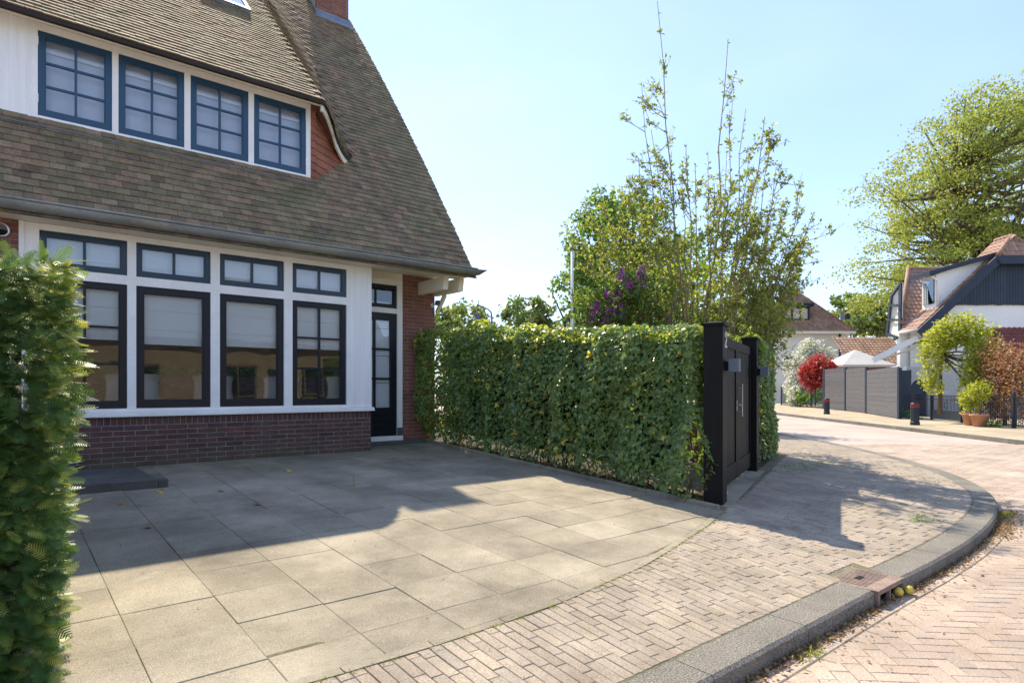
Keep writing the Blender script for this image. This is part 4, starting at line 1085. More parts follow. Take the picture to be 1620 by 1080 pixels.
# ------------------------------------------------------------------ trees and shrubs
def tree(name, label, base, crowns, nclump, per, leaf, m, trunk_r, cl=.5, seed=1, group=None, cat='tree', tmpl=DIAM, flat=.6, bark='bark', limbs=30, fork=.35, shell=.75, top=None, updir=.5, stems=1):
    r = np.random.default_rng(seed); base = np.array(base, float)
    root = empty(name, base); tag(root, label, cat, group)
    C_ = []; tot = sum(c[1][0] * c[1][1] * c[1][2] for c in crowns)
    for c, rr in crowns:
        n = max(3, int(nclump * rr[0] * rr[1] * rr[2] / tot)); d = unit(r.normal(0, 1, (n, 3))); q = r.uniform(0, 1, n) ** (1 / 3.) * (1 - shell) + shell * r.uniform(.55, 1.04, n) ** .6
        p = d * q[:, None]; p *= (1 + .16 * lump(d * 2.2, 1.6, seed + 5))[:, None]
        C_.append(np.array(c, float) + p * np.array(rr))
    C_ = np.concatenate(C_)
    cz = np.array([c[0] for c in crowns]); ctr = cz.mean(0)
    mb = MB(); zf = base[2] + (ctr[2] - base[2]) * fork
    for k in range(stems):
        b0 = base + (np.array((r.normal(0, .12), r.normal(0, .12), 0)) * (stems > 1))
        tp = ctr.copy(); tp[2] = max(c[0][2] + c[1][2] * .25 for c in crowns); tp[:2] += r.normal(0, .3, 2) * (1 if stems == 1 else 2.5)
        pts = [b0 + (tp - b0) * t + np.array((*r.normal(0, trunk_r * .7, 2), 0)) * (t > 0) for t in np.linspace(0, 1, 7)]
        mb.tube(pts, [trunk_r * (1.15 - 1.05 * t) + .006 for t in np.linspace(0, 1, 7)], 8, r.random())
    mb.build('trunk', M[bark], root, True)['kind'] = 'stuff' if stems > 1 else 'part'
    mb = MB(); sel = r.choice(len(C_), min(limbs, len(C_)), replace=False)
    for i in sel:
        e = C_[i]; t = np.clip(r.uniform(.25, .8) * (e[2] - base[2]) / (ctr[2] - base[2] + 1e-6), .18, .85); s0 = base + (np.array((ctr[0], ctr[1], tp[2])) - base) * t
        s0[2] = min(s0[2], e[2] - .1 * abs(e[2] - base[2]) * 0 + .2); md = (s0 + e) / 2 + np.array((0, 0, -.08 * np.linalg.norm(e - s0))) + r.normal(0, .05, 3) * np.linalg.norm(e - s0)
        mb.tube([s0, (s0 + md) / 2 + r.normal(0, .02, 3), md, (md + e) / 2, e], [trunk_r * .36, trunk_r * .28, trunk_r * .2, trunk_r * .12, trunk_r * .05], 5, r.random(), False)
    o = mb.build('limbs', M[bark], root); o['kind'] = 'stuff'
    n = len(C_) * per; ci = np.repeat(np.arange(len(C_)), per); off = r.normal(0, 1, (n, 3)); off[:, 2] *= flat
    off = off / (1 + .25 * np.linalg.norm(off, axis=1, keepdims=True)); P = C_[ci] + off * cl * r.uniform(.6, 1.25, len(C_))[ci][:, None]
    N = np.array((0, 0, updir)) + r.normal(0, .6, (n, 3)); T = r.normal(0, 1, (n, 3)) + unit(P - ctr) * .6 + np.array((0, 0, -.3))
    rv = np.clip(r.uniform(.0, .75, len(C_))[ci] * .6 + r.random(n) * .45, 0, 1)
    cloud('crown', P, N, T, leaf * r.uniform(.6, 1.3, n), m, root, tmpl, rv)
    return root

LM = {}
LM['beech'] = leafm('beech_leaf', [(.20, .25, .06), (.27, .33, .075), (.31, .33, .10), (.23, .33, .075), (.36, .34, .14)], .5, tcol=(1.35, 1.3, .8))
LM['maple'] = leafm('maple_leaf', [(.08, .15, .04), (.13, .22, .055), (.19, .29, .07), (.26, .34, .09)], .5, tcol=(1.35, 1.35, .8))
LM['far'] = leafm('far_leaf', [(.07, .13, .05), (.11, .18, .06), (.17, .22, .07), (.22, .22, .09)], .45)
LM['shrub'] = leafm('privet_leaf', [(.11, .16, .04), (.18, .25, .05), (.26, .33, .07), (.34, .34, .12)], .5)
LM['bush'] = leafm('lime_leaf', [(.09, .15, .03), (.17, .24, .04), (.24, .31, .05), (.30, .33, .08)], .5)
LM['lilac'] = leafm('lilac_leaf', [(.06, .12, .03), (.12, .19, .05), (.20, .25, .08)], .45)
LM['purple'] = leafm('lilac_blossom', [(.26, .03, .24), (.40, .08, .38), (.52, .20, .50)], .35, tcol=(1.2, 1, 1.3))
LM['white'] = leafm('white_blossom', [(.70, .70, .62), (.8, .8, .75), (.60, .60, .48), (.30, .36, .16)], .35, tcol=(1, 1, 1))
LM['red'] = leafm('red_leaf', [(.34, .03, .025), (.48, .06, .05), (.26, .05, .03), (.50, .16, .13)], .4, tcol=(1.4, .8, .8))
LM['acer'] = leafm('arch_leaf', [(.22, .27, .04), (.33, .38, .06), (.42, .44, .09), (.30, .36, .05)], .45)
LM['copper'] = leafm('copper_leaf', [(.22, .12, .06), (.32, .17, .09), (.40, .25, .14), (.28, .22, .08)], .4, tcol=(1.3, 1, .8))
LM['green'] = leafm('green_leaf', [(.06, .16, .02), (.12, .27, .03), (.2, .34, .05)], .4)
def px(u, v, b): return sv((u - 810) / 985 * b, b, .99 + (615 - v) / 985 * b)

# big beech behind the white house
b = 50
tree('beech_tree', 'huge spring beech with yellowish green crown behind the white house', (*px(1640, 600, b)[:2], -.5),
     [(px(1600, 300, b), (9.5, 9.5, 8.0)), (px(1480, 400, b), (5.5, 5.5, 4.6)), (px(1700, 280, b), (10, 10, 9)), (px(1420, 455, b), (3.4, 3.4, 2.3)), (px(1420, 320, b), (3.2, 3.2, 2.2)), (px(1530, 215, 50), (4.2, 4.2, 3.2)), (px(1560, 440, b), (7, 7, 4)), (px(1385, 430, b), (2.3, 2.3, 1.8)), (px(1405, 485, b), (2.4, 2.4, 1.6)), (px(1370, 480, b), (1.2, 1.2, .9))],
     900, 110, .24, LM['beech'], .55, 1.0, 3, limbs=170, flat=.5, shell=.7)
# maple behind the garden
b = 25
tree('maple_tree', 'fresh green broadleaf tree behind the flagpole and lilac', (*px(1000, 600, b)[:2], -.4),
     [(px(985, 415, b), (2.3, 2.3, 2.4)), (px(925, 450, b), (1.3, 1.3, 1.2)), (px(960, 360, b), (1.3, 1.3, 1.3)), (px(1070, 440, b), (1.7, 1.7, 1.7))],
     220, 60, .15, LM['maple'], .2, .42, 5, limbs=70, tmpl=MAPL)
# trees far away beyond the hedge top
for (u, v, b, rr, sd_, lab) in ((835, 500, 62, 2.4, 11, 'round olive green tree far off between the street lamp and flagpole'), (702, 512, 55, 1.5, 12, 'small dark tree far off right beside the corner of the brick wall'),
                                (738, 505, 66, 2.2, 13, 'pale hazy tree far off above the hedge near the brick wall'), (1385, 500, 85, 3.6, 14, 'blue green tree behind the roof of the far white house'), (1345, 490, 95, 3.2, 15, 'spreading flat topped tree beyond the far white house'), (905, 520, 45, 1.2, 17, 'low pinkish shrub tree behind the foot of the flagpole')):
    p = px(u, v, b); tree('distant_tree', lab, (p[0], p[1], -.5), [(p, (rr, rr, rr * .8)), (p + np.array((rr * .5, -rr * .3, -rr * .5)), (rr * .8, rr * .8, rr * .6))], 60, 42, .42 * rr / 2.4 + .05, LM['far'], .22, rr * .22, sd_, group='trees far off', limbs=25)
# lime green bush inside the garden and lilac
b = 14
tree('garden_bush', 'bright lime green bush in the garden behind the bare stemmed shrub', (*px(1095, 600, b)[:2], -.3), [(px(1090, 465, b), (1.5, 1.2, .75)), (px(1165, 480, b), (.7, .7, .6)), (px(1020, 465, b), (.7, .7, .55))], 95, 34, .10, LM['bush'], .05, .26, 7, cat='shrub', limbs=50, stems=5)
b = 12
tree('dark_bush', 'dark green leafy bush right behind the gate and short hedge', (*px(1180, 600, b)[:2], -.3), [(px(1175, 512, b), (.75, .75, .45)), (px(1120, 515, b), (.6, .6, .35)), (px(1060, 505, b), (.7, .6, .4)), (px(1215, 545, b), (.3, .3, .3))], 110, 42, .085, LM['lilac'], .04, .2, 8, cat='shrub', limbs=40, stems=5)
b = 10.4
lil = tree('lilac_bush', 'lilac bush with purple blossom rising above the ivy hedge', (*px(985, 600, b)[:2], -.2), [(px(985, 485, b), (.75, .6, .5)), (px(940, 500, b), (.4, .4, .3)), (px(1010, 455, b), (.35, .3, .3))], 90, 34, .085, LM['lilac'], .04, .2, 9, cat='shrub', limbs=30, tmpl=OVAL, stems=4)
for (u, v, k) in ((983, 433, .8), (1010, 441, 1.3), (1017, 430, .8), (967, 479, 1.2), (965, 488, 1.0), (981, 489, 1.0), (937, 498, 1.1), (945, 486, .8), (958, 503, 1.0), (978, 462, .8), (960, 465, .6), (995, 450, .6)):
    n = 110; p = px(u, v, 9.9); k *= 1.15; h = rng.uniform(-.5, .5, n); r_ = (.55 - h) * .5; th = rng.uniform(0, 6.283, n)
    P = p + np.stack([r_ * np.cos(th) * .14 * k, r_ * np.sin(th) * .14 * k, h * .2 * k], 1)
    cloud('blossom', P, rnd(n), rnd(n), .03, LM['purple'], lil, DIAM, rng.random(n), kind=None, wid=1.6)

# tall multi-stemmed shrub behind the gate
shr = empty('tall_shrub', sv(3.25, 11, -.25)); tag(shr, 'tall sparse multi stemmed shrub with upright shoots behind the black gate', 'shrub')
tips = [(1040, 2), (1152, 62), (1015, 130), (1030, 205), (1085, 230), (1120, 240), (1180, 172), (1210, 185), (1222, 215), (1268, 300), (1288, 335), (1250, 400), (925, 310), (945, 290), (1010, 250), (980, 330), (1062, 240), (1150, 240),
        (1245, 385), (1200, 290), (1100, 260), (1130, 290), (960, 380), (1225, 420), (1170, 330), (1050, 320), (1000, 400), (1220, 350), (1275, 360), (1160, 150), (1232, 300), (905, 350), (1075, 300), (1185, 250), (1240, 325), (1258, 395), (945, 340), (970, 300), (1228, 265), (992, 285), (1190, 360), (1015, 340), (940, 400)]
st = MB(); LP, LN, LT, LS = [], [], [], []
def shoot(p0, p1, r0, lv, bend):
    p0 = np.array(p0); p1 = np.array(p1); L = np.linalg.norm(p1 - p0); md = p0 * .55 + p1 * .45 + np.array(bend) * L
    ts = np.linspace(0, 1, 9 if lv == 0 else 5); pts = [(1 - t)**2 * p0 + 2 * t * (1 - t) * md + t * t * p1 + rng.normal(0, .011 * L if lv else .007 * L, 3) * (0 < t < 1) for t in ts]
    st.tube(pts, [r0 * (1 - .85 * t) + .0015 for t in ts], 6 if lv == 0 else 4, random.random(), False); return pts
def leaves_on(pts, n, t0, t1, sz):
    pts = np.array(pts); k = len(pts) - 1
    for t in rng.uniform(t0, t1, n):
        i = min(int(t * k), k - 1); f = t * k - i; p = pts[i] * (1 - f) + pts[i + 1] * f; d = unit(pts[i + 1] - pts[i])
        for _ in range(2 if random.random() < .6 else 3):
            o_ = unit(rng.normal(0, 1, 3)); LP.append(p + o_ * .012); LT.append(d * .6 + o_); LN.append(rng.normal(0, 1, 3) + np.array((0, 0, .6))); LS.append(sz * random.uniform(.6, 1.25))
for k, (u, v) in enumerate(tips):
    b1 = 11 + random.uniform(-.9, 1.1); tip = px(u, v, b1)
    bx = np.interp(u, [900, 1290], [2.85, 3.75]); p0 = sv(bx + random.uniform(-.12, .12), 11 + random.uniform(-.3, .3), -.25)
    low = (615 - v) < 260
    pts = shoot(p0, tip, random.uniform(.014, .027), 0, (0, 0, .05 if low else -.0) if not low else (0, 0, .10))
    q = np.array(pts); leaves_on(pts, 24, .55, 1.0, .068)
    nb = 13 if k > 1 else 9
    for _ in range(nb):
        t = random.uniform(.38, .93); i = min(int(t * 8), 7); f = t * 8 - i; s0 = q[i] * (1 - f) + q[i + 1] * f; d = unit(q[i + 1] - q[i])
        L = random.uniform(.28, .95) * (1.2 - t * .6); rad_ = s0 - sv(3.25, 11, 0); rad_[2] = 0; e = s0 + L * unit(d * .8 + rng.normal(0, .5, 3) + unit(rad_) * .6 + np.array((0, 0, .12)))
        bp = shoot(s0, e, .006, 1, (0, 0, -.03)); leaves_on(bp, random.randint(4, 9), .35, 1.0, .062)
        for _2 in range(5):
            t2 = random.uniform(.3, .9); s1 = bp[0] + (bp[-1] - bp[0]) * t2; e1_ = s1 + random.uniform(.1, .3) * unit(unit(e - s0) + rng.normal(0, .6, 3) + np.array((0, 0, .3))); b2 = shoot(s1, e1_, .003, 1, (0, 0, 0)); leaves_on(b2, random.randint(1, 4), .4, 1., .062)
for k in range(16):    # bare lower canes
    u = random.uniform(1050, 1170); p0 = sv(random.uniform(2.8, 3.75), 11 + random.uniform(-.4, .4), -.25); tip = px(u + (u - 1110) * 1.2, random.uniform(330, 430), 11 + random.uniform(-.5, .8))
    pts = shoot(p0, tip, random.uniform(.008, .016), 0, (0, 0, .05)); leaves_on(pts, 14, .35, 1., .07)
o = st.build('stems', M['olive_bark'], shr); o['kind'] = 'stuff'
LP, LN, LT, LS = map(np.array, (LP, LN, LT, LS))
cloud('leaves', LP, LN, LT, LS, LM['shrub'], shr, OVAL, rng.random(len(LP)), wid=.85)

# ------------------------------------------------------------------ poles and lamp beyond the hedge
fpole = MB(); p = px(905, 600, 17); fpole.tube([(p[0], p[1], -.3), (p[0], p[1], .99 + (615 - 395) / 985 * 17)], [.045, .036], 12)
fl = empty('flagpole', (p[0], p[1], -.3)); tag(fl, 'white flagpole rising from the garden left of the lilac', 'flagpole'); fpole.build('pole', M['white'], fl, True)
MB().lathe([(.001, .07), (.045, .05), (.06, .02), (.06, 0), (.001, 0)], (p[0], p[1], .99 + 220 / 985 * 17), 12).build('finial', M['brick_red'], fl, True)
p = px(778, 600, 40); lp = empty('street_lamp', (p[0], p[1], -.5)); tag(lp, 'grey street lamp with curved arm above the ivy hedge', 'street lamp')
q = [px(778, 640, 40), px(778, 505, 40), px(777, 494, 40), px(772, 489, 40), px(764, 485.5, 40)]; MB().tube(q, [.09, .06, .05, .045, .04], 8).build('pole', M['greybox'], lp, True)
mb = MB(); mb.bar(px(765, 486, 40), px(754, 482.5, 40), .2, .09); mb.build('lamp_head', M['greybox'], lp)
p = px(755, 600, 48); cs = empty('distant_chimney_house', (p[0], p[1], -.5)); tag(cs, 'far off house of which only the grey chimney shows above the hedge', 'house')
A, B_ = px(720, 545, 48), px(790, 545, 48)
mb = MB(); mb.obox(((A[0] + B_[0]) / 2, (A[1] + B_[1]) / 2, 1.5), (*R2, 0), (*F2, 0), (0, 0, 1), 1.9, 2, 2.0); mb.build('wall', M['brick_red'], cs)
mb = MB(); mb.obox(px(755, 512, 48), (*R2, 0), (*F2, 0), (0, 0, 1), .16, .2, .75).obox(px(755, 497.5, 48), (*R2, 0), (*F2, 0), (0, 0, 1), .27, .3, .07); mb.build('chimney', M['greybox'], cs)

# ------------------------------------------------------------------ across the street
M['far_tile'] = surf('brown_roof_tile', [(.30, .18, .13), (.38, .24, .175), (.33, .20, .155), (.43, .29, .215)], .8, .3, 1.2, 20, .25, .3, 30, .01)
M['red_tile'] = surf('dark_red_roof_tile', [(.20, .06, .05), (.26, .08, .06), (.22, .075, .06)], .75, .3, 1.2, 20, .25, .3, 30, .01)
M['render'] = surf('white_render', [(.80, .80, .77)], .85, .1, .6, 20, .05, .1, 40, .004)
M['navy'] = surf('navy_paint', [(.022, .035, .06), (.03, .045, .07)], .5, .2, 2, 30, .2, .2, 30, .003)
M['grey_slat'] = surf('grey_composite', [(.085, .085, .09), (.115, .11, .11), (.10, .10, .105)], .7, .2, 2, 40, .2, .2, 40, .003, stretch=(1, 1, 6))
M['rail'] = surf('railing_paint', [(.025, .032, .045)], .5, .1, 2, 30, .1, 0)
M['terracotta'] = surf('terracotta', [(.45, .22, .13)], .85, .25, 6, 40, .2, .2, 40, .003)
M['canvas'] = surf('canvas', [(.50, .49, .47)], .9, .1, 1, 30, .05, 0)
R3 = np.array((*R2, 0)); F3 = np.array((*F2, 0))
def sq(a, b, z): return sv(a, b, z)
def hp(u, b): return (u - 810) / 985 * b
def hz(v, b): return .99 + (615 - v) / 985 * b
def sbox(mb, a0, a1, b0, b1, z0, z1, rv=0.): return mb.obox(sv((a0 + a1) / 2, (b0 + b1) / 2, (z0 + z1) / 2), R3, F3, Z3, (a1 - a0) / 2, (b1 - b0) / 2, (z1 - z0) / 2, rv)
def pan_tiles(parent, corner, ax, up, nx, ny, w_, h_, m, keep=None, name='roof_tile', th=.075):
    """rows of curved pantiles on a slope: corner, unit axis along the eave, unit axis up the slope"""
    corner, ax, up = (np.array(q, float) for q in (corner, ax, up)); nn = unit(np.cross(ax, up))
    if nn[2] < 0: nn = -nn
    items = []
    for j in range(ny):
        for i in range(nx):
            c = corner + ax * (i * w_) + up * (j * h_)
            if keep is not None and not keep((i + .5) * w_, (j + .5) * h_): continue
            vs = []
            for sh, lift in ((0, th), (h_ * 1.12, 0.012)):
                for f, hh in ((0, .0), (.28, .7), (.62, .75), (.82, .1), (1.0, .0)):
                    vs.append(c + ax * f * w_ * 1.02 + up * sh + nn * (lift * .5 + hh * th * .9))
            for f, hh in ((0, .0), (.28, .7), (.62, .75), (.82, .1), (1.0, .0)): vs.append(c + ax * f * w_ * 1.02 + nn * (hh * th * .4 - .02))
            items.append((vs, [(k, k + 1, k + 6, k + 5) for k in range(4)] + [(k + 10, k + 11, k + 1, k) for k in range(4)], random.random()))
    pieces(parent, name, items, m, name + 's', 300)

# white house with half hipped gable
wh = empty('white_house', sv(26, 36, -.4)); tag(wh, 'white rendered house with navy barge boards and dark boarded half hipped gable', 'house')
b0 = 33.0; AE, ZE = hp(1452, b0), hz(522, b0); AT, ZT = hp(1573, b0), hz(407, b0); AR = hp(1600, b0 + .4); ZRG = ZT + (ZT - ZE) / (AT - AE) * (AR - AT)
AE2, AT2 = 2 * AR - AE, 2 * AR - AT; AW = hp(1507, b0); AW2 = 2 * AR - AW
mb = MB(); ztop = hz(480, b0)
pl_ = lambda a, b, z: sv(a, b, z)
mb.add([pl_(AW, b0 + .3, -.5), pl_(AW2, b0 + .3, -.5), pl_(AW2, b0 + .3, ztop), pl_(AW, b0 + .3, ztop)], [(0, 1, 2, 3)])
mb.add([pl_(hp(1440, 34.6), b0 + 1.6, -.5), pl_(AW, b0 + 1.6, -.5), pl_(AW, b0 + 1.6, hz(500, 34)), pl_(hp(1440, 34.6), b0 + 1.6, hz(520, 34))], [(0, 1, 2, 3)])
mb.add([pl_(AW, b0 + .3, -.5), pl_(AW, b0 + 1.6, -.5), pl_(AW, b0 + 1.6, ztop), pl_(AW, b0 + .3, ztop)], [(0, 1, 2, 3)])
wallw = mb.build('wall', M['render'], wh)
aL = np.linspace(AW - 1.6, AW2 + 1.6, 64)
mbp = MB().add([pl_(AW - .25, b0 + .29, ztop), pl_(AW2 + .25, b0 + .29, ztop), pl_(AT2, b0 + .29, ZT - .1), pl_(AT, b0 + .29, ZT - .1)], [(0, 1, 2, 3)]).build('gable_backing', M['navy'], wh)
slope = (ZT - ZE) / (AT - AE)
for a, a2 in zip(aL[:-1], aL[1:]):
    am = (a + a2) / 2; zt = min(ZT - .12, ZE + slope * (min(am - AE, AE2 - am)) - .12)
    if zt > ztop + .1: mb = MB(); sbox(mb, a + .008, a2 - .008, b0 + .20, b0 + .275, ztop - .03 - random.random() * .04, zt, random.random()); mb.build('board', M['navy'], wh)
roofw = MB()
RB = b0 + 11
for (ae, at, sg) in ((AE, AT, 1), (AE2, AT2, -1)):
    RB = b0 + 1.5
    roofw.add([pl_(ae, b0 - .25, ZE), pl_(ae, RB, ZE), pl_(AR, RB, ZRG), pl_(AR, b0 + .4, ZRG), pl_(at, b0 - .25, ZT)], [(0, 1, 2, 3, 4)])
roofw.add([pl_(AT, b0 - .25, ZT), pl_(AT2, b0 - .25, ZT), pl_(AR, b0 + .4, ZRG)], [(0, 1, 2)])
roofw = roofw.build('roof', M['far_tile'], wh)
upv = unit(sv(AT, 0, ZT) - sv(AE, 0, ZE)); SL = np.linalg.norm(sv(AR, 0, ZRG) - sv(AE, 0, ZE))
pan_tiles(roofw, sv(AE, b0 + .1, ZE + .03), F3, upv, 5, 20, .30, SL / 20, M['far_tile'])
hipu = sv(AR, b0 + .4, ZRG) - sv(AR, b0 - .25, ZT); HL = np.linalg.norm(hipu); hipu = unit(hipu)
pan_tiles(roofw, sv(AT, b0 - .25, ZT + .02), R3, hipu, 10, 4, (AT2 - AT) / 10, HL / 4, M['far_tile'], keep=lambda x, y: abs(x - (AT2 - AT) / 2) < (AT2 - AT) / 2 * (1 - y / HL))
for A_, B2_ in ((sv(AT, b0 - .25, ZT + .05), sv(AR, b0 + .4, ZRG + .05)), (sv(AT2, b0 - .25, ZT + .05), sv(AR, b0 + .4, ZRG + .05)), (sv(AR, b0 + .4, ZRG + .05), sv(AR, b0 + 1.5, ZRG + .05))):
    mb = MB(); mb.tube([A_ + (B2_ - A_) * k / 9 + np.array((0, 0, .03 * (k % 2))) for k in range(10)], .12, 8); mb.build('ridge_tiles', M['far_tile'], roofw, True)
for ae, at in ((AE, AT), (AE2, AT2)):
    A_, B2_ = sv(ae - .1 * np.sign(at - ae), b0 - .28, ZE - .22), sv(at, b0 - .28, ZT - .18); mb = MB(); mb.bar(A_, B2_, .06, .42, (0, 0, 1)); mb.build('barge_board', M['navy'], wh)
mb = MB(); sbox(mb, AT - .1, AT2 + .1, b0 - .31, b0 - .25, ZT - .40, ZT + .02); mb.build('barge_board', M['navy'], wh)
# corbel under the left eave, gutter, downpipe
mb = MB(); sbox(mb, AE + .3, AW, b0 + .1, b0 + .3, ZE - .12, ZE + .16); mb.build('eave_beam', M['navy'], wh)
mb = MB(); sbox(mb, AW - .25, AW - .01, b0 - .1, b0 + .29, ZE - .1, ZE + .42); mb.build('corbel', M['navy'], wh)
mb = MB(); sbox(mb, hp(1441, 34.6), AW, b0 + 1.5, b0 + 1.597, ZE - .62, ZE - .35); mb.build('wall_band', M['navy'], wh)
mb = MB(); mb.tube([sv(AE - .1, b0 - .2, ZE - .02), sv(AE - .1, b0 + 1.4, ZE - .02)], .09, 8); mb.build('gutter', M['canvas'], wh, True)
mb = MB(); mb.tube([sv(AE, b0 - .1, ZE - .05), sv(AE + .9, b0 + .2, ZE - .6), sv(AE + .95, b0 + 1.4, ZE - .8)], .06, 8); mb.build('downpipe', M['render'], wh, True)
# dormer on the left slope, cheek towards the street
RB = b0 + 1.5; db0, db1 = 33.35, 34.5; da = hp(1481, db0); dz0, dz1 = hz(487, db0), hz(434, db0); da2 = hp(1566, db0); dz2 = hz(406, db0)
rz = lambda a: ZE + slope * (a - AE)
mb = MB()
for b in (db0, db1): mb.add([sv(da, b, rz(da)), sv(da, b, dz1), sv(da2, b, dz2), sv(da2, b, rz(da2))], [(0, 1, 2, 3)])
mb.add([sv(da, db0, rz(da)), sv(da, db1, rz(da)), sv(da, db1, dz1), sv(da, db0, dz1)], [(0, 1, 2, 3)])
dmr = mb.build('dormer', M['render'], wh)
mb = MB(); mb.add([sv(da - .55, b, z) for b in (db0 - .3, db1 + .3) for z in (dz1 - .12, dz1 + .12)] + [sv(da2 + .3, b, z) for b in (db0 - .3, db1 + .3) for z in (dz2 - .02, dz2 + .24)], [(0, 1, 3, 2), (4, 6, 7, 5), (0, 4, 5, 1), (2, 3, 7, 6), (1, 5, 7, 3), (0, 2, 6, 4)]); mb.build('dormer_roof', M['navy'], dmr)
mb = MB(); sbox(mb, da - .06, da - .003, db0 + .12, db1 - .15, dz0 + .25, dz1 - .25); mb.build('dormer_window', M['glass'], dmr)
mb = MB(); mb.tube([sv(da - .3, db0 - .1, dz1 - .1), sv(da + .05, db0 - .08, dz1 - .35), sv(da + .08, db0 - .08, rz(da) + .05)], .05, 8); mb.build('downpipe', M['render'], dmr, True)
# cross wing behind, slope towards us
cb0, cb1 = 34.6, 38.0; ca0 = hp(1426, cb0); ca1 = hp(1530, cb0); cz0, cz1 = hz(514, cb0), hz(427, cb1); car_ = hp(1437, cb1)
wing = MB().add([sv(ca0, cb0, cz0), sv(ca1, cb0, cz0), sv(ca1 + 2, cb1, cz1), sv(car_, cb1, cz1)], [(0, 1, 2, 3)]).build('wing_roof', M['far_tile'], wh)
wu = sv(ca0, cb1, cz1) - sv(ca0, cb0, cz0); WL = np.linalg.norm(wu); wu = unit(wu)
pan_tiles(wing, sv(ca0, cb0, cz0 + .03), R3, wu, 14, 15, .30, WL / 15, M['far_tile'], keep=lambda x, y: x > (car_ - ca0) * y / WL)
mb = MB(); mb.tube([sv(ca0, cb0, cz0 + .05), sv(car_, cb1, cz1 + .06), sv(ca1 + 2, cb1, cz1 + .06)], .13, 8); mb.build('ridge_tiles', M['far_tile'], wing, True)
gq = [sv(ca0 - .02, cb0, cz0 - .3), sv(hp(1426, 35.25), 35.25, hz(448, 35.25)), sv(hp(1412, 35.7), 35.7, hz(468, 35.7)), sv(hp(1405, 35.9), 35.9, hz(528, 35.9)), sv(hp(1421, 34.9), 34.9, hz(534, 34.9))]
mb = MB().add([tuple(q) for q in gq] + [tuple(q + R3 * .1) for q in gq], [(0, 1, 2, 3, 4), (9, 8, 7, 6, 5)] + [(k, (k + 1) % 5, 5 + (k + 1) % 5, 5 + k) for k in range(5)]).build('wing_gable', M['cream'], wh)
for k in range(5):
    if k in (0, 1, 2, 3): m_ = MB(); m_.bar(gq[k] - R3 * .06, gq[(k + 1) % 5] - R3 * .06, .08, .22 if k == 0 else .16, F3); m_.build('barge_board', M['navy'], wh)
for v in (483, 506):
    m_ = MB(); m_.bar(sv(hp(1407.5, 35.8) - .05, 35.8, hz(v, 35.8)), sv(hp(1421, 34.9) - .05, 34.9, hz(v, 34.9)), .06, .12); m_.build('timber', M['navy'], wh)
mb = MB(); sbox(mb, hp(1424, 34.8), ca1, 34.8, 35.1, -.5, cz0 + .05); mb.build('wing_wall', M['render'], wh)
# red lean-to roof right
lr = MB(); la0, la1 = hp(1566, b0), hp(1740, b0); lz0, lz1 = hz(562, 31), hz(519, b0)
lr.add([sv(la0, 31, lz0), sv(la1, 31, lz0), sv(la1, b0 + .28, lz1), sv(la0, b0 + .28, lz1), sv(la0, 31, lz0 - .1), sv(la1, 31, lz0 - .1), sv(la1, b0 + .28, lz0 - .1), sv(la0, b0 + .28, lz0 - .1)], [(0, 1, 2, 3), (0, 3, 7, 4), (0, 4, 5, 1)])
lr = lr.build('lean_to_roof', M['red_tile'], wh); lu = sv(la0, b0 + .28, lz1) - sv(la0, 31, lz0); LL = np.linalg.norm(lu); lu = unit(lu)
pan_tiles(lr, sv(la0, 31, lz0 + .02), R3, lu, 18, 8, .28, LL / 8, M['red_tile'])
mb = MB(); sbox(mb, la0 + .2, la1, 31.2, b0, -.5, lz0 - .1); mb.build('lean_to_wall', M['render'], wh)
# lantern
ln = empty('wall_lantern', sv(hp(1488, 34), 34.3, hz(585, 34))); tag(ln, 'black wall lantern on the white house left of the leafy arch', 'lantern')
mb = MB(); mb.lathe([(.02, .62), (.16, .45), (.2, .42), (.17, .4), (.12, .05), (.05, 0), (.001, 0)], tuple(sv(hp(1488, 34), 34.2, hz(586, 34))), 6); mb.build('lantern_body', M['rail'], ln)
mb = MB(); mb.tube([sv(hp(1488, 34), 34.2, hz(568, 34)), sv(hp(1488, 34), 34.45, hz(563, 34)), sv(hp(1488, 34), 34.6, hz(570, 34))], .03, 6); mb.build('bracket', M['rail'], ln)
# garden wall with arched doorway
gwl = empty('garden_wall', sv(hp(1482, 32), 32, -.4)); tag(gwl, 'pale grey garden wall with a dark arched door beside the white house', 'wall')
a0_, a1_ = hp(1434, 32), hp(1533, 32); zt = hz(580, 32); da_ = hp(1454, 32)
mb = MB(); n_ = 8; arc = [(da_ + .42 * math.cos(math.pi * k / n_), hz(613, 32) + .42 * math.sin(math.pi * k / n_)) for k in range(n_ + 1)]
outer = [(a1_, -.45), (a1_, zt), (a0_, zt), (a0_, -.45), (da_ - .42, -.45)] + arc[::-1] + [(da_ + .42, -.45)]
k = len(outer); mb.add([sv(a, 32, z) for a, z in outer] + [sv(a, 32.25, z) for a, z in outer], [tuple(range(k)), tuple(range(k, 2 * k))[::-1]] + [(i, (i + 1) % k, k + (i + 1) % k, k + i) for i in range(k)])
mb.build('wall', surf('pale_grey_render', [(.42, .43, .42)], .85, .15, 1, 20, .1, .1, 40, .004), gwl)
dd = [(da_ - .42, -.45)] + arc[::-1] + [(da_ + .42, -.45)]; MB().add([sv(a, 32.12, z) for a, z in dd], [tuple(range(len(dd)))]).build('door', M['navy'], gwl)
mb = MB(); sbox(mb, hp(1437, 32), hp(1441, 32), 31.95, 31.998, hz(597, 32), hz(585, 32)); mb.build('mailbox', M['greybox'], gwl)

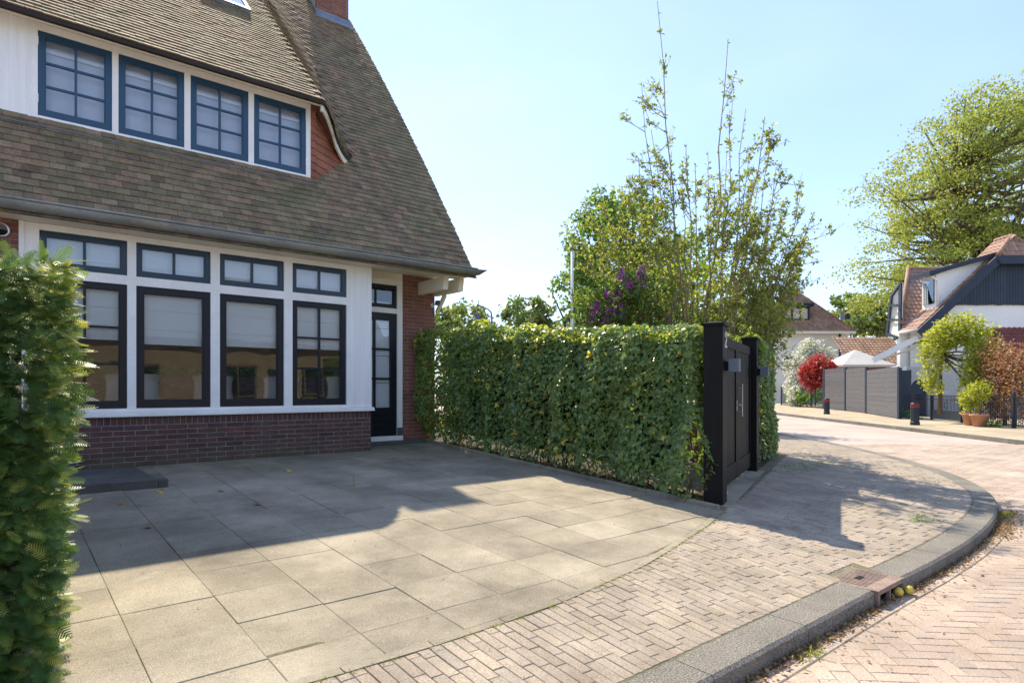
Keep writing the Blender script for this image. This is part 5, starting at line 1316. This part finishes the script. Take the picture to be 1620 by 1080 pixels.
# far house with pyramid roof
b = 62.0; fh = empty('far_house', sv(hp(1255, b), b + 5, -.5)); tag(fh, 'far white house with brown tiled hipped roof and navy dormer', 'house')
bk = b + 3.0; fam = hp(1255, bk); fa1 = hp(1352, b); fa0 = 2 * fam - fa1; fz0 = hz(524, b); fzA = hz(458, bk)
mb = MB(); sbox(mb, fa0 + .5, fa1 - .3, b + .6, b + 6, -.5, fz0 - .05); mb.build('wall', M['render'], fh)
rf = MB().add([sv(fa0, b, fz0), sv(fa1, b, fz0), sv(fam, bk, fzA), sv(fa0, b + 6, fz0), sv(fa1, b + 6, fz0)], [(0, 1, 2), (1, 4, 2), (4, 3, 2), (3, 0, 2)]).build('roof', M['far_tile'], fh)
apx = sv(fam, bk, fzA); fu = apx - sv(fam, b, fz0); FL = np.linalg.norm(fu); fu = unit(fu); FW = fa1 - fa0
pan_tiles(rf, sv(fa0, b, fz0 + .03), R3, fu, 34, 22, FW / 34, FL / 22, M['far_tile'], keep=lambda x, y: abs(x - FW / 2) < FW / 2 * (1 - y / FL))
mb = MB(); mb.tube([sv(fa0, b, fz0 + .06), apx + Z3 * .06], .12, 6).tube([sv(fa1, b, fz0 + .06), apx + Z3 * .06], .12, 6); mb.build('hip_tiles', M['far_tile'], rf, True)['kind'] = 'stuff'
mb = MB(); sbox(mb, fa0 - .1, fa1 + .1, b - .12, b + .1, fz0 - .22, fz0 + .02); mb.build('gutter', M['render'], fh)
mb = MB(); mb.tube([sv(hp(1333, b), b + .5, fz0 - .2), sv(hp(1333, b), b + .5, -.4)], .08, 6); mb.build('downpipe', M['rail'], fh, True)
db = b + .7
mb = MB(); sbox(mb, hp(1237, db), hp(1281, db), db, db + 1.2, hz(507, db), hz(484, db)); fd = mb.build('dormer', M['navy'], fh)
mb = MB(); sbox(mb, hp(1233, db), hp(1285, db), db - .4, db + 2, hz(485, db), hz(480, db)); mb.build('dormer_roof', M['navy'], fd)
for u in (1241.5, 1254.5, 1267.5):
    mb = MB(); sbox(mb, hp(u, db), hp(u + 9.5, db), db - .05, db - .002, hz(504, db), hz(488, db)); mb.build('window', M['canvas'], fd)
mb = MB(); sbox(mb, hp(1277, b), hp(1312, b), b + .52, b + .597, hz(555, b), hz(546, b)); mb.build('window', M['brick_red'], fh)
mb = MB(); sbox(mb, hp(1322, 70), hp(1330, 70), 68, 69, hz(505, 68), hz(490, 68)); mb.build('chimney', M['rail'], fh)
# low tiled outbuilding
b = 52.; ob = empty('outbuilding', sv(hp(1390, b), b + 2, -.5)); tag(ob, 'low outbuilding with brown tiled roof between the two white houses', 'outbuilding')
mb = MB(); sbox(mb, hp(1350, b), hp(1440, b), b + .3, b + 5, -.5, hz(580, b)); mb.build('wall', M['brick_red'], ob)
q0, q1 = sv(hp(1345, b), b, hz(578, b)), sv(hp(1445, b), b, hz(578, b)); q2, q3 = sv(hp(1440, b), b + 3, hz(530, b)), sv(hp(1352, b), b + 3, hz(530, b))
orf = MB().add([q0, q1, q2, q3], [(0, 1, 2, 3)]).build('roof', M['far_tile'], ob); ou = q3 - sv(hp(1352, b), b, hz(578, b)); OL = np.linalg.norm(ou)
pan_tiles(orf, q0 + Z3 * .03, R3, unit(ou), 16, 11, .33, OL / 11, M['far_tile'])
# awning arm at the white house
aw = empty('awning', sv(hp(1420, 35), 35, 2)); tag(aw, 'white folded awning slanting down from the left side of the white house', 'awning')
mb = MB(); mb.bar(sv(hp(1452, 33.5), 33.5, hz(534, 33.5)), sv(hp(1381, 34.5), 34.5, hz(570, 34.5)), .22, .30); mb.build('cloth_roll', M['render'], aw)
mb = MB(); mb.bar(sv(hp(1445, 34), 34, hz(552, 34)), sv(hp(1392, 34.5), 34.5, hz(568, 34.5)), .1, .12); mb.build('arm', M['canvas'], aw)
# pavilion
b = 47.; pv = empty('garden_pavilion', sv(hp(1352, b), b, -.4)); tag(pv, 'garden pavilion with pale pyramid canvas roof behind the grey fence', 'pavilion')
pc, hw = hp(1353, b), 1.9; ez, tz_ = hz(578, b), hz(553, b)
mb = MB(); cs4 = [sv(pc - hw, b - hw, ez), sv(pc + hw, b - hw, ez), sv(pc + hw, b + hw, ez), sv(pc - hw, b + hw, ez)]; ap = sv(pc, b, tz_)
mb.add([tuple(q) for q in cs4] + [tuple(ap)] + [tuple(q - Z3 * .14) for q in cs4], [(0, 1, 4), (1, 2, 4), (2, 3, 4), (3, 0, 4)] + [(k, 5 + k, 5 + (k + 1) % 4, (k + 1) % 4) for k in range(4)]); mb.build('canopy', M['canvas'], pv)
for dx in (-1, 1):
    for dy in (-1, 1): mb = MB(); mb.tube([sv(pc + dx * hw * .8, b + dy * hw * .8, -.45), sv(pc + dx * hw * .8, b + dy * hw * .8, ez - .02)], .045, 6); mb.build('pole', M['canvas'], pv)

# grey slatted fence: three bays
cf = empty('slatted_fence', sv(hp(1371, 36), 36, -.42)); tag(cf, 'tall grey composite slat fence between the red shrub and iron railing', 'fence')
fpts = [(1304, 43.4, 583), (1338, 39.7, 582), (1371, 35.6, 582), (1423, 28.9, 583)]
for (u0, bb0, v0), (u1, bb1, v1) in zip(fpts[:-1], fpts[1:]):
    P0, P1 = sv(hp(u0, bb0), bb0, -.43), sv(hp(u1, bb1), bb1, -.43); zt = (hz(v0, bb0) + hz(v1, bb1)) / 2; L = np.linalg.norm(P1 - P0); d = unit(P1 - P0); n = 10; hh = (zt + .36) / n; nn = np.array((d[1], -d[0], 0))
    for k in range(n):
        mb = MB(); mb.obox((P0 + P1) / 2 + Z3 * (.06 + hh * (k + .5)), d, nn, Z3, L / 2 - .07, .02, hh / 2 - .004, random.random()); mb.build('slat', M['grey_slat'], cf)
for (u0, bb0, v0) in fpts:
    mb = MB(); mb.obox(sv(hp(u0, bb0), bb0, (hz(v0, bb0) - .4) / 2), R3, F3, Z3, .07, .07, (hz(v0, bb0) + .5) / 2); mb.build('fence_post', M['navy'], cf)
mb = MB(); mb.obox(sv(hp(1431, 30.6), 30.6, .75), R3, F3, Z3, .3, .05, 1.15); mb.build('end_panel', M['navy'], cf)

# iron railing with gate
rl_ = empty('iron_railing', sv(20, 26, -.42)); tag(rl_, 'dark iron railing with small gate in front of the leafy arch', 'railing')
Pa, Pb = sv(hp(1434, 31.5), 31.5, -.42)[:2], sv(hp(1607, 22.05), 22.05, -.42)[:2]; rd = unit(Pb - Pa); RL = np.linalg.norm(Pb - Pa) + 4
def rp(t, z): return np.array((Pa[0] + rd[0] * t, Pa[1] + rd[1] * t, z))
def t_of(u):
    ts_ = np.linspace(0, RL, 800); uu, _, _ = project(np.stack([Pa[0] + rd[0] * ts_, Pa[1] + rd[1] * ts_, np.zeros(800)], 1)); return float(np.interp(u, uu, ts_))
for z in (.70, .52, -.28):
    mb = MB(); mb.bar(rp(0, z), rp(RL, z), .035, .03); mb.build('rail', M['rail'], rl_)
posts_t = [0, t_of(1474), t_of(1521), t_of(1604), RL]
for t in posts_t: mb = MB(); mb.obox(rp(t, .18), (*rd, 0), (-rd[1], rd[0], 0), Z3, .05, .05, .66); mb.tube([rp(t, .84), rp(t, .92)], [.06, .02], 8); mb.build('post', M['rail'], rl_)
t = .12
while t < RL:
    mb = MB(); mb.tube([rp(t, -.30), rp(t, .70)], .012, 4); mb.build('bar', M['rail'], rl_); t += .125
tg0, tg1 = posts_t[1] + .08, posts_t[2] - .08
mb = MB(); mb.obox(rp((tg0 + tg1) / 2, -.30), (*rd, 0), (-rd[1], rd[0], 0), Z3, (tg1 - tg0) / 2, .03, .05).obox(rp((tg0 + tg1) / 2, -.12), (*rd, 0), (-rd[1], rd[0], 0), Z3, (tg1 - tg0) / 2, .012, .16); mb.build('gate_plate', M['rail'], rl_)
mb = MB()
for k in range(14):
    t = (tg0 + tg1) / 2; th = k / 13 * 2 * math.pi; 
    if k: mb.bar(pr_, rp(t + .16 * math.cos(th), .28 + .18 * math.sin(th)), .015, .015)
    pr_ = rp(t + .16 * math.cos(th), .28 + .18 * math.sin(th))
mb.build('scroll', M['rail'], rl_)
# far low railing
fr_ = empty('low_railing', sv(hp(1270, 50), 50, -.42)); tag(fr_, 'low dark railing beneath the white and red shrubs', 'railing')
A_, B2_ = sv(hp(1236, 54), 54, -.4), sv(hp(1303, 44.2), 44.2, -.4); n = 40
for z in (1.05, .9, -.2): mb = MB(); mb.bar(A_ + Z3 * (z + .4), B2_ + Z3 * (z + .4), .05, .05); mb.build('rail', M['rail'], fr_)
for k in range(n + 1):
    p = A_ + (B2_ - A_) * k / n; mb = MB(); mb.tube([p, p + Z3 * (1.6 if k % 10 == 0 else 1.4)], .06 if k % 10 == 0 else .02, 4); mb.build('post' if k % 10 == 0 else 'bar', M['rail'], fr_)

# bollards
M['redband'] = surf('red_band', [(.5, .03, .03)], .5, .1, 2, 20, .1, 0)
for (u, v, b, h, lab) in ((1447.5, 672, 24.4, .88, 'dark bollard with red bands in front of the iron railing'), (1308, 655, 34.7, .90, 'farther dark bollard with red band in front of the grey fence')):
    p = sv(hp(u, b), b, -.43); t = empty('bollard', p); tag(t, lab, 'bollard', 'bollards on the far pavement')
    mb = MB(); r_ = .155
    mb.lathe([(r_ + .02, 0), (r_ + .02, .12), (r_, .15), (r_, h - .04), (r_ - .03, h), (.001, h)], p, 8); mb.build('post', M['rail'], t)
    for z in (.70, .78): MB().lathe([(r_ + .004, z * h / .88), (r_ + .004, (z + .035) * h / .88)], p, 8).build('band', M['redband'], t)

# potted plants
for (u, b, lab) in ((1535.5, 23.9, 'terracotta pot with bushy plant nearer the railing gate'), (1549.5, 23.1, 'terracotta pot with small standard tree, right one of the pair')):
    p = sv(hp(u, b), b, -.43); t = empty('potted_plant', p); tag(t, lab, 'potted plant', 'terracotta pots by the railing')
    MB().lathe([(.17, 0), (.20, .05), (.28, .40), (.31, .40), (.32, .48), (.28, .48), (.27, .42), (.001, .42)], p, 18).build('pot', M['terracotta'], t, True)
    MB().tube([p + Z3 * .4, p + Z3 * (1.1)], .025, 6).build('stem', M['bark'], t)
    n = 900; d = unit(rnd(n)) * rng.uniform(.3, 1, n)[:, None]; c_ = p + Z3 * (1.0 if u < 1540 else 1.35)
    P = c_ + d * np.array((.42, .42, .6 if u < 1540 else .42)) * (1 + .2 * lump(d * 3, 2, 44))[:, None]; cloud('foliage', P, rnd(n) + d, rnd(n), .10, LM['acer'], t, DIAM, rng.random(n))

# leafy arch over the railing gate: clumps along an arch
def ptree(name, label, cat, trunk_pts, tr, clumps, per, leaf, m, tmpl=DIAM, seed=4, limbs=True, group=None):
    """clumps: (u,v,b,r)"""
    r = np.random.default_rng(seed); root = empty(name, trunk_pts[0]); tag(root, label, cat, group)
    mb = MB(); mb.tube(trunk_pts, [tr * (1 - .5 * i / len(trunk_pts)) for i in range(len(trunk_pts))], 7); mb.build('trunk', M['bark'], root, True)
    P = []; mb = MB()
    for (u, v, b, rr) in clumps:
        c = px(u, v, b); n = int(per * (rr / .5) ** 2); d = unit(r.normal(0, 1, (n, 3))) * (r.uniform(.25, 1, n) ** .5)[:, None]; P.append(c + d * rr * (1 + .22 * lump(d * 2.5, 2, seed))[:, None])
        s0 = trunk_pts[-1]; mb.tube([s0, (s0 + c) / 2 + r.normal(0, .08, 3), c], [tr * .4, tr * .3, tr * .12], 5, 0, False)
    if limbs: mb.build('limbs', M['bark'], root)['kind'] = 'stuff'
    P = np.concatenate(P); n = len(P); cloud('crown', P, r.normal(0, .7, (n, 3)) + np.array((0, 0, .5)), r.normal(0, 1, (n, 3)) + np.array((0, 0, -.4)), leaf * r.uniform(.6, 1.3, n), m, root, tmpl, np.clip(r.random(n), 0, 1)); return root
tk = [px(1487, 655, 26.5), px(1487, 610, 26.5), px(1488, 560, 26.5)]
ptree('leafy_arch', 'clipped yellow green leafy arch over the railing gate', 'shrub', tk, .11,
      [(1473, 562, 26.2, .5), (1470, 590, 26, .42), (1478, 545, 26, .6), (1492, 530, 26, .65), (1510, 521, 26, .7), (1528, 521, 25.8, .7), (1545, 532, 25.6, .7), (1556, 550, 25.5, .6), (1548, 560, 25.3, .6), (1540, 575, 25.2, .5), (1538, 592, 25, .48), (1536, 612, 24.9, .45), (1545, 590, 25, .5), (1560, 570, 25, .5), (1478, 610, 26, .38), (1500, 535, 26, .6), (1537, 630, 24.6, .4), (1497, 575, 26.4, .35), (1468, 605, 26, .3)], 330, .13, LM['acer'], OVAL, 6)
tk = [px(1590, 690, 24), px(1590, 640, 24), px(1590, 600, 24)]
ptree('copper_hedge', 'copper brown leafy hedge behind the railing at the right edge', 'hedge', tk, .09,
      [(u, v, b, .55) for u, b in ((1565, 24.6), (1582, 24), (1600, 23.4), (1618, 22.8), (1636, 22.4)) for v in (575, 598, 622, 645)] + [(1592, 558, 24, .5), (1575, 552, 24.5, .5), (1612, 562, 23.4, .5), (1630, 568, 23, .5)], 300, .10, LM['copper'], OVAL, 16)
tk = [px(1290, 642, 46), px(1290, 620, 46), px(1290, 600, 46)]
ptree('red_shrub', 'rounded bright red leaved shrub at the end of the grey fence', 'shrub', tk, .07, [(1290, 588, 46, 1.0), (1278, 590, 46, .75), (1303, 585, 45.6, .8), (1283, 602, 46, .75), (1300, 600, 45.6, .75), (1295, 575, 46, .7), (1312, 580, 45.4, .5)], 230, .2, LM['red'], OVAL, 26)
tk = [px(1272, 640, 52), px(1272, 610, 52), px(1275, 585, 52)]
ptree('white_shrub', 'tall white blossoming shrub behind the red one', 'shrub', tk, .1, [(1270, 568, 52, .95), (1290, 562, 52, .9), (1306, 562, 52, .8), (1256, 578, 51, .9), (1262, 595, 50, .85), (1280, 552, 52, .9), (1255, 610, 50, .8), (1262, 622, 49, .8), (1258, 632, 49, .6)], 230, .22, LM['white'], OVAL, 36)
tk = [px(1262, 645, 48), px(1262, 635, 48), px(1262, 628, 48)]
ptree('low_green_shrub', 'low green shrub behind the dark railing under the white blossom', 'shrub', tk, .04, [(1256, 632, 50, .7), (1290, 628, 47, .6), (1296, 622, 47, .5), (1270, 630, 48, .6)], 200, .16, LM['green'], OVAL, 46)
for k, (u, v, b, r_, lab) in enumerate(((1434, 657, 29.5, .34, 'small green plant at the foot of the grey fence'), (1558, 672, 23, .3, 'low green plant right of the terracotta pots'), (1573, 674, 22.8, .26, 'low weedy plant under the copper hedge'), (1456, 664, 28.5, .18, 'tuft of weeds below the railing left of its gate'))):
    tk = [sv(hp(u, b), b, -.43), sv(hp(u, b), b, -.35), sv(hp(u, b), b, -.3)]; c_ = px(u, v, b)
    ptree('low_plant', lab, 'plant', tk, .01, [(u, v, b, r_), (u + 8, v + 2, b, r_ * .7)], 260, .09, LM['green'], OVAL, 50 + k, False)

# ------------------------------------------------------------------ behind the viewpoint: what the front windows mirror
M['tan'] = surf('tan_brick', [(.27, .20, .13)], .85, .25, 2, 30, .2, .2, 40, .004)
oh = empty('opposite_house', (2, -22, -.5)); tag(oh, 'low tan brick house across the road, seen only mirrored in the front windows', 'house')
MB().box((-7, -27, -.6), (12, -21, 3.3)).build('wall', M['tan'], oh)
MB().add([(-7.5, -20.6, 3.2), (12.5, -20.6, 3.2), (12.5, -24, 6.4), (-7.5, -24, 6.4), (-7.5, -27.4, 3.2), (12.5, -27.4, 3.2)], [(0, 1, 2, 3), (3, 2, 5, 4), (0, 3, 4), (1, 5, 2)]).build('roof', M['stone'], oh)
for x0 in (-4.6, -.8, 3.2, 7.2):
    f_ = MB().box((x0, -20.98, .6), (x0 + 1.6, -20.9, 2.1)).build('window', M['bark'], oh)
    for k in range(2): MB().box((x0 + .1 + k * .74, -20.895, .7), (x0 + .76 + k * .74, -20.885, 2.0)).build('pane', M['sash'], f_)
MB().box((5.4, -20.98, -.5), (6.4, -20.92, 1.9)).build('door', M['navy'], oh)
r_ = np.random.default_rng(5); tk = [np.array((3., -19, -.5)), np.array((3., -19, .0)), np.array((3., -19, .2))]
hg = empty('mirrored_hedge', (3, -18.6, -.5)); tag(hg, 'low green hedge before the tan house, seen only mirrored in the windows', 'hedge')
MB().box((-6, -19, -.5), (11, -18.3, .35)).build('core', M['yew_core'], hg)
n = 9000; P = np.stack([r_.uniform(-6.1, 11.1, n), np.where(r_.random(n) < .6, -18.22, r_.uniform(-19.1, -18.2, n)), r_.uniform(-.5, .5, n)], 1); P[:, 2] = np.where(P[:, 1] < -18.23, .42, P[:, 2]); P += r_.normal(0, .05, (n, 3))
cloud('foliage', P, rnd(n) + np.array((0, .5, .5)), rnd(n), .11, LM['maple'], hg, DIAM, r_.random(n))
# white estate car
car = empty('parked_car', (-3.0, -13.2, RZ)); tag(car, 'white parked car, seen only mirrored in the leftmost window', 'car')
M['carwhite'] = surf('car_paint', [(.75, .75, .74)], .25, 0, 1, 1, 0, 0, coat=.6, spec=.5)
M['tyre'] = surf('tyre', [(.015, .015, .015)], .8, .1, 5, 30, .1, 0)
prof = [(-2.2, .32), (-2.22, .62), (-2.1, .92), (-1.75, 1.02), (1.0, 1.0), (1.9, .88), (2.15, .66), (2.18, .36)]
cx_, cy_ = -3.0, -13.2
def xs_(pr, ws): 
    vs = []; k = len(pr)
    for sgn, in ((-1,), (1,)):
        for (x, z), wd in zip(pr, ws): vs.append((cx_ + x, cy_ + sgn * wd, RZ + z))
    return vs, [tuple(range(k)), tuple(range(k, 2 * k))[::-1]] + [(i, (i + 1) % k, k + (i + 1) % k, k + i) for i in range(k)]
vs, fs = xs_(prof, [.82, .86, .86, .84, .84, .82, .80, .78]); MB().add(vs, fs).build('body', M['carwhite'], car)
cab = [(-1.95, .98), (-1.55, 1.44), (-1.2, 1.5), (.1, 1.48), (.95, .98)]
vs, fs = xs_(cab, [.80, .64, .62, .62, .78]); MB().add(vs, fs).build('cabin', M['carwhite'], car)
for sg in (-1, 1):
    for a_, b2 in ((-1.5, -.75), (-.68, .1)):
        MB().add([(cx_ + a_, cy_ + sg * .80, RZ + 1.03), (cx_ + b2, cy_ + sg * .80, RZ + 1.03), (cx_ + min(b2, .05) - .02, cy_ + sg * .655, RZ + 1.42), (cx_ + a_ + .06, cy_ + sg * .655, RZ + 1.42)], [(0, 1, 2, 3)]).build('side_window', M['sash'], car)
    for x_ in (-1.35, 1.35):
        wm = yl(MB(), [(.001, -.09), (.31, -.09), (.33, -.06), (.33, .06), (.31, .09), (.001, .09)], (cx_ + x_, cy_ + sg * .78, RZ + .335), 20).build('wheel', M['tyre'], car, True)
        yl(MB(), [(.001, .0), (.2, .0), (.21, .01)], (cx_ + x_, cy_ + sg * .78 + sg * .095, RZ + .335), 16).build('rim', M['steel'], wm)

# ------------------------------------------------------------------ street drain, litter, weeds
gl = empty('street_drain', ((GR[0] + GR[1]) / 2, -7.3, -.5)); tag(gl, 'rusty cast iron street drain with ribbed lid set into the kerb', 'drain')
x0, x1, y0, y1 = GR[0] + .004, GR[1] + .002, -7.475, GR[3] + .0; zt = -.421
y1 = -7.09
mb = MB(); mb.box((x0, y0 + .03, zt - .03), (x1, y1, zt - .006)); fr0 = .028
mb.box((x0, y0 + .03, zt - .006), (x0 + fr0, y1, zt + .003)).box((x1 - fr0, y0 + .03, zt - .006), (x1, y1, zt + .003)).box((x0 + fr0, y1 - fr0, zt - .0055), (x1 - fr0, y1, zt + .0025)).box((x0 + fr0, y0 + .03, zt - .0055), (x1 - fr0, y0 + .08, zt + .0035))
mb.build('lid', M['iron'], gl)
n = 13
for k in range(n):
    x = x0 + fr0 + (x1 - x0 - 2 * fr0) * (k + .5) / n; MB().box((x - .009, y0 + .082, zt - .0055), (x + .009, y1 - fr0 - .002, zt + .002)).build('rib', M['iron'], gl)
MB().box(((x0 + x1) / 2 - .05, (y0 + y1) / 2 - .01, zt + .0022), ((x0 + x1) / 2 + .04, (y0 + y1) / 2 + .03, zt + .005)).build('lid_badge', M['dark'], gl)
mb = MB(); mb.box((x0, y0 - .015, zt - .14), (x0 + .035, y0 + .03, zt + .004)).box((x1 - .035, y0 - .015, zt - .14), (x1, y0 + .03, zt + .004)).box((x0 + .035, y0 - .013, zt - .03), (x1 - .035, y0 + .03, zt + .0035)).box(((x0 + x1) / 2 - .012, y0 - .005, zt - .14), ((x0 + x1) / 2 + .012, y0 + .02, zt - .03))
mb.build('mouth_frame', M['iron'], gl)
MB().box((x0 + .035, y0 + .05, zt - .14), (x1 - .035, y0 + .4, zt - .032)).build('throat', M['dark'], gl)
M['lemon'] = surf('yellow_fruit', [(.62, .48, .08)], .6, .3, 20, 60, .2, .3, 90, .003)
for (dx, dy, lab) in ((.02, -.025, 'yellow ball lying just outside the right side of the drain mouth'), (-.085, .01, 'duller yellow ball half inside the street drain mouth')):
    p = (x1 - .05 + dx, y0 - .03 + dy, RZ + .032); o = MB().lathe([(.001, -.034), (.02, -.028), (.033, -.01), (.034, .006), (.022, .026), (.001, .034)], p, 14).build('yellow_ball', M['lemon'], None, True); tag(o, lab, 'ball', 'balls at the drain')

LM['litter'] = leafm('dry_leaf', [(.20, .11, .05), (.30, .17, .08), (.36, .24, .12), (.16, .10, .05), (.28, .26, .08)], .2, .8, tcol=(1.1, 1, .9))
n = 3200; tcum = np.concatenate([[0], np.cumsum(np.linalg.norm(np.diff(KO, axis=0), axis=1))])
def litter_band(x0, x1, n, w0, w1):
    t = np.interp(rng.uniform(x0, x1, n), KO[:, 0], tcum); off = -(w0 + np.abs(rng.normal(0, w1, n)))
    j = np.array([np.argmin(np.abs(tcum - q)) for q in t]); return np.stack([np.interp(t, tcum, KO[:, 0]) + KN[j, 0] * off, np.interp(t, tcum, KO[:, 1]) + KN[j, 1] * off, RZ + .003 + rng.random(n) * .012], 1)
P = np.concatenate([litter_band(-2.2, -.05, 900, .01, .045), litter_band(-.1, .6, 160, .01, .05), litter_band(.6, 1.7, 420, .01, .05), litter_band(1.7, 4.2, 700, .01, .06), litter_band(3.2, 4.9, 1100, .01, .13), litter_band(-2, 9, 260, .02, .2)]); n = len(P)
o = cloud('leaf_litter', P, np.array((0, 0, 1.)) + rnd(n) * .5, rnd(n), rng.uniform(.012, .034, n), LM['litter'], None, OVAL, rng.random(n)); tag(o, 'brown dry leaf litter gathered in the gutter along the kerb', 'litter', kind='stuff')
# grass and moss tufts in joints
def tufts(name, label, C_, per, h, spread, m):
    n = len(C_) * per; ci = np.repeat(np.arange(len(C_)), per); P = C_[ci] + np.stack([rng.normal(0, spread, n), rng.normal(0, spread, n), np.zeros(n)], 1)
    T = np.stack([rng.normal(0, .6, n), rng.normal(0, .6, n), np.ones(n)], 1); o = cloud(name, P, rnd(n), T, h * rng.uniform(.4, 1.3, n), m, None, DIAM, rng.random(n), wid=.45); tag(o, label, 'grass', kind='stuff'); return o
pts = []
while len(pts) < 330:
    x = random.uniform(-4, 7.5); y = random.uniform(-7.2, -2.6)
    if y > edge_y(x) - .02 : continue
    j = np.argmin((ki_x - x)**2 + (ki_y - y)**2); sd2 = (np.array([x, y]) - KI[j]) @ KN[j]
    if sd2 < .02: continue
    if lump(np.array([[x, y, 0]]), 1.6, 77)[0] < random.uniform(-1.2, .9): continue
    pts.append((x, y, -.42 + S * sd2 - .006))
tufts('joint_grass', 'thin grass and moss growing in the pavement joints', np.array(pts), 10, .014, .022, LM['bush'])
ex = rng.uniform(-3.6, 1.4, 190); pts = [(x, edge_y(x) - .006, pz(x, edge_y(x)) - .003) for x in ex]
tufts('edge_grass', 'grass fringe along the driveway edging strip', np.array(pts), 8, .014, .016, LM['bush'])
pts = np.array([(4.55 + .5 * (random.random() - .5), -7.28 + random.random() * .10, RZ) for _ in range(36)] + [(x, -7.5 - random.random() * .06, RZ) for x in rng.normal(-1.15, .10, 9)])
tufts('gutter_weeds', 'green weeds sprouting from the gutter at the kerb', pts, 10, .034, .028, LM['bush'])
pts = np.array([(x, y, pz(x, y)) for x, y in zip(rng.normal(5.6, .7, 70), rng.normal(-4.3, .22, 70)) if y < edge_y(x) - .02] + [(x, y, pz(x, y)) for x, y in zip(rng.normal(2.9, .2, 14), rng.normal(-6.85, .08, 14))])
tufts('pavement_weeds', 'low green weeds in the shaded pavement beside the short hedge', pts, 12, .028, .035, LM['green'])
# dead leaves under the hedge
n = 1500; P = np.stack([rng.uniform(1.4, 1.75, n), rng.uniform(-5.1, .3, n), np.zeros(n)], 1); P[:, 2] = S * P[:, 1] - .015 + rng.random(n) * .05
o = cloud('hedge_litter', P, np.array((0, 0, 1.)) + rnd(n) * .5, rnd(n), rng.uniform(.03, .06, n), LM['litter'], None, IVYT, rng.random(n)); tag(o, 'dead brown leaves lying under the long ivy hedge', 'litter', kind='stuff')
# single leaves lying on the slabs
def gr(u, v):
    r = np.array([(u - 810) / 985 * R2[0] + F2[0], (u - 810) / 985 * R2[1] + F2[1], (615 - v) / 985]); t = (S * CAM[1] - CAM[2]) / (r[2] - S * r[1]); return CAM + t * r
for k, (u, v, c_, lab) in enumerate(((191, 799, .3, 'brown leaf on the shaded slabs nearest the stone ledge'), (240, 834, .2, 'curled brown leaf on the shaded slabs beside the yew hedge'), (256, 778, 1., 'yellow leaf with upright stalk just below the end of the ledge'), (348, 776, .5, 'small pale leaf on the slabs right of the ledge'), (560, 768, 1., 'yellow leaf with tall upright stalk in the middle of the shaded driveway'), (412, 798, .1, 'dark leaf on the joint left of the driveway centre'), (460, 745, .9, 'pale leaf near the foot of the brick bay'), (740, 724, .2, 'small brown leaf near the hedge kerb'))):
    p = gr(u, v) + Z3 * .012; t = empty('fallen_leaf', p); tag(t, lab, 'leaf', 'fallen leaves on the driveway')
    n = 1; cloud('blade', p[None], np.array([[.2, -.2, 1.]]) + rnd(1) * .2, rnd(1), np.array([.10 if c_ > .8 else .075]), LM['litter'] if c_ < .8 else M['ivy'], t, MAPL, np.array([c_ if c_ < .8 else .97]), kind=None)
    if c_ == 1.: MB().tube([p, p + np.array((.0, .005, .11 if u > 500 else .07))], .0026, 5).build('stalk', LM['bush'], t)
# pebbles and crumbs on the slabs
n = 420; P = np.stack([rng.uniform(-4.3, 1.3, n), rng.uniform(-6.2, -.6, n), np.zeros(n)], 1); P[:, 2] = S * P[:, 1] + .003
ok = P[:, 1] > np.array([edge_y(x) for x in P[:, 0]]); P = P[ok]; n = len(P)
o = cloud('crumbs', P, np.array((0, 0, 1.)) + rnd(n) * .4, rnd(n), rng.uniform(.005, .016, n), LM['litter'], None, OVAL, rng.random(n)); tag(o, 'scattered crumbs of dirt and bark on the driveway slabs', 'litter', kind='stuff')
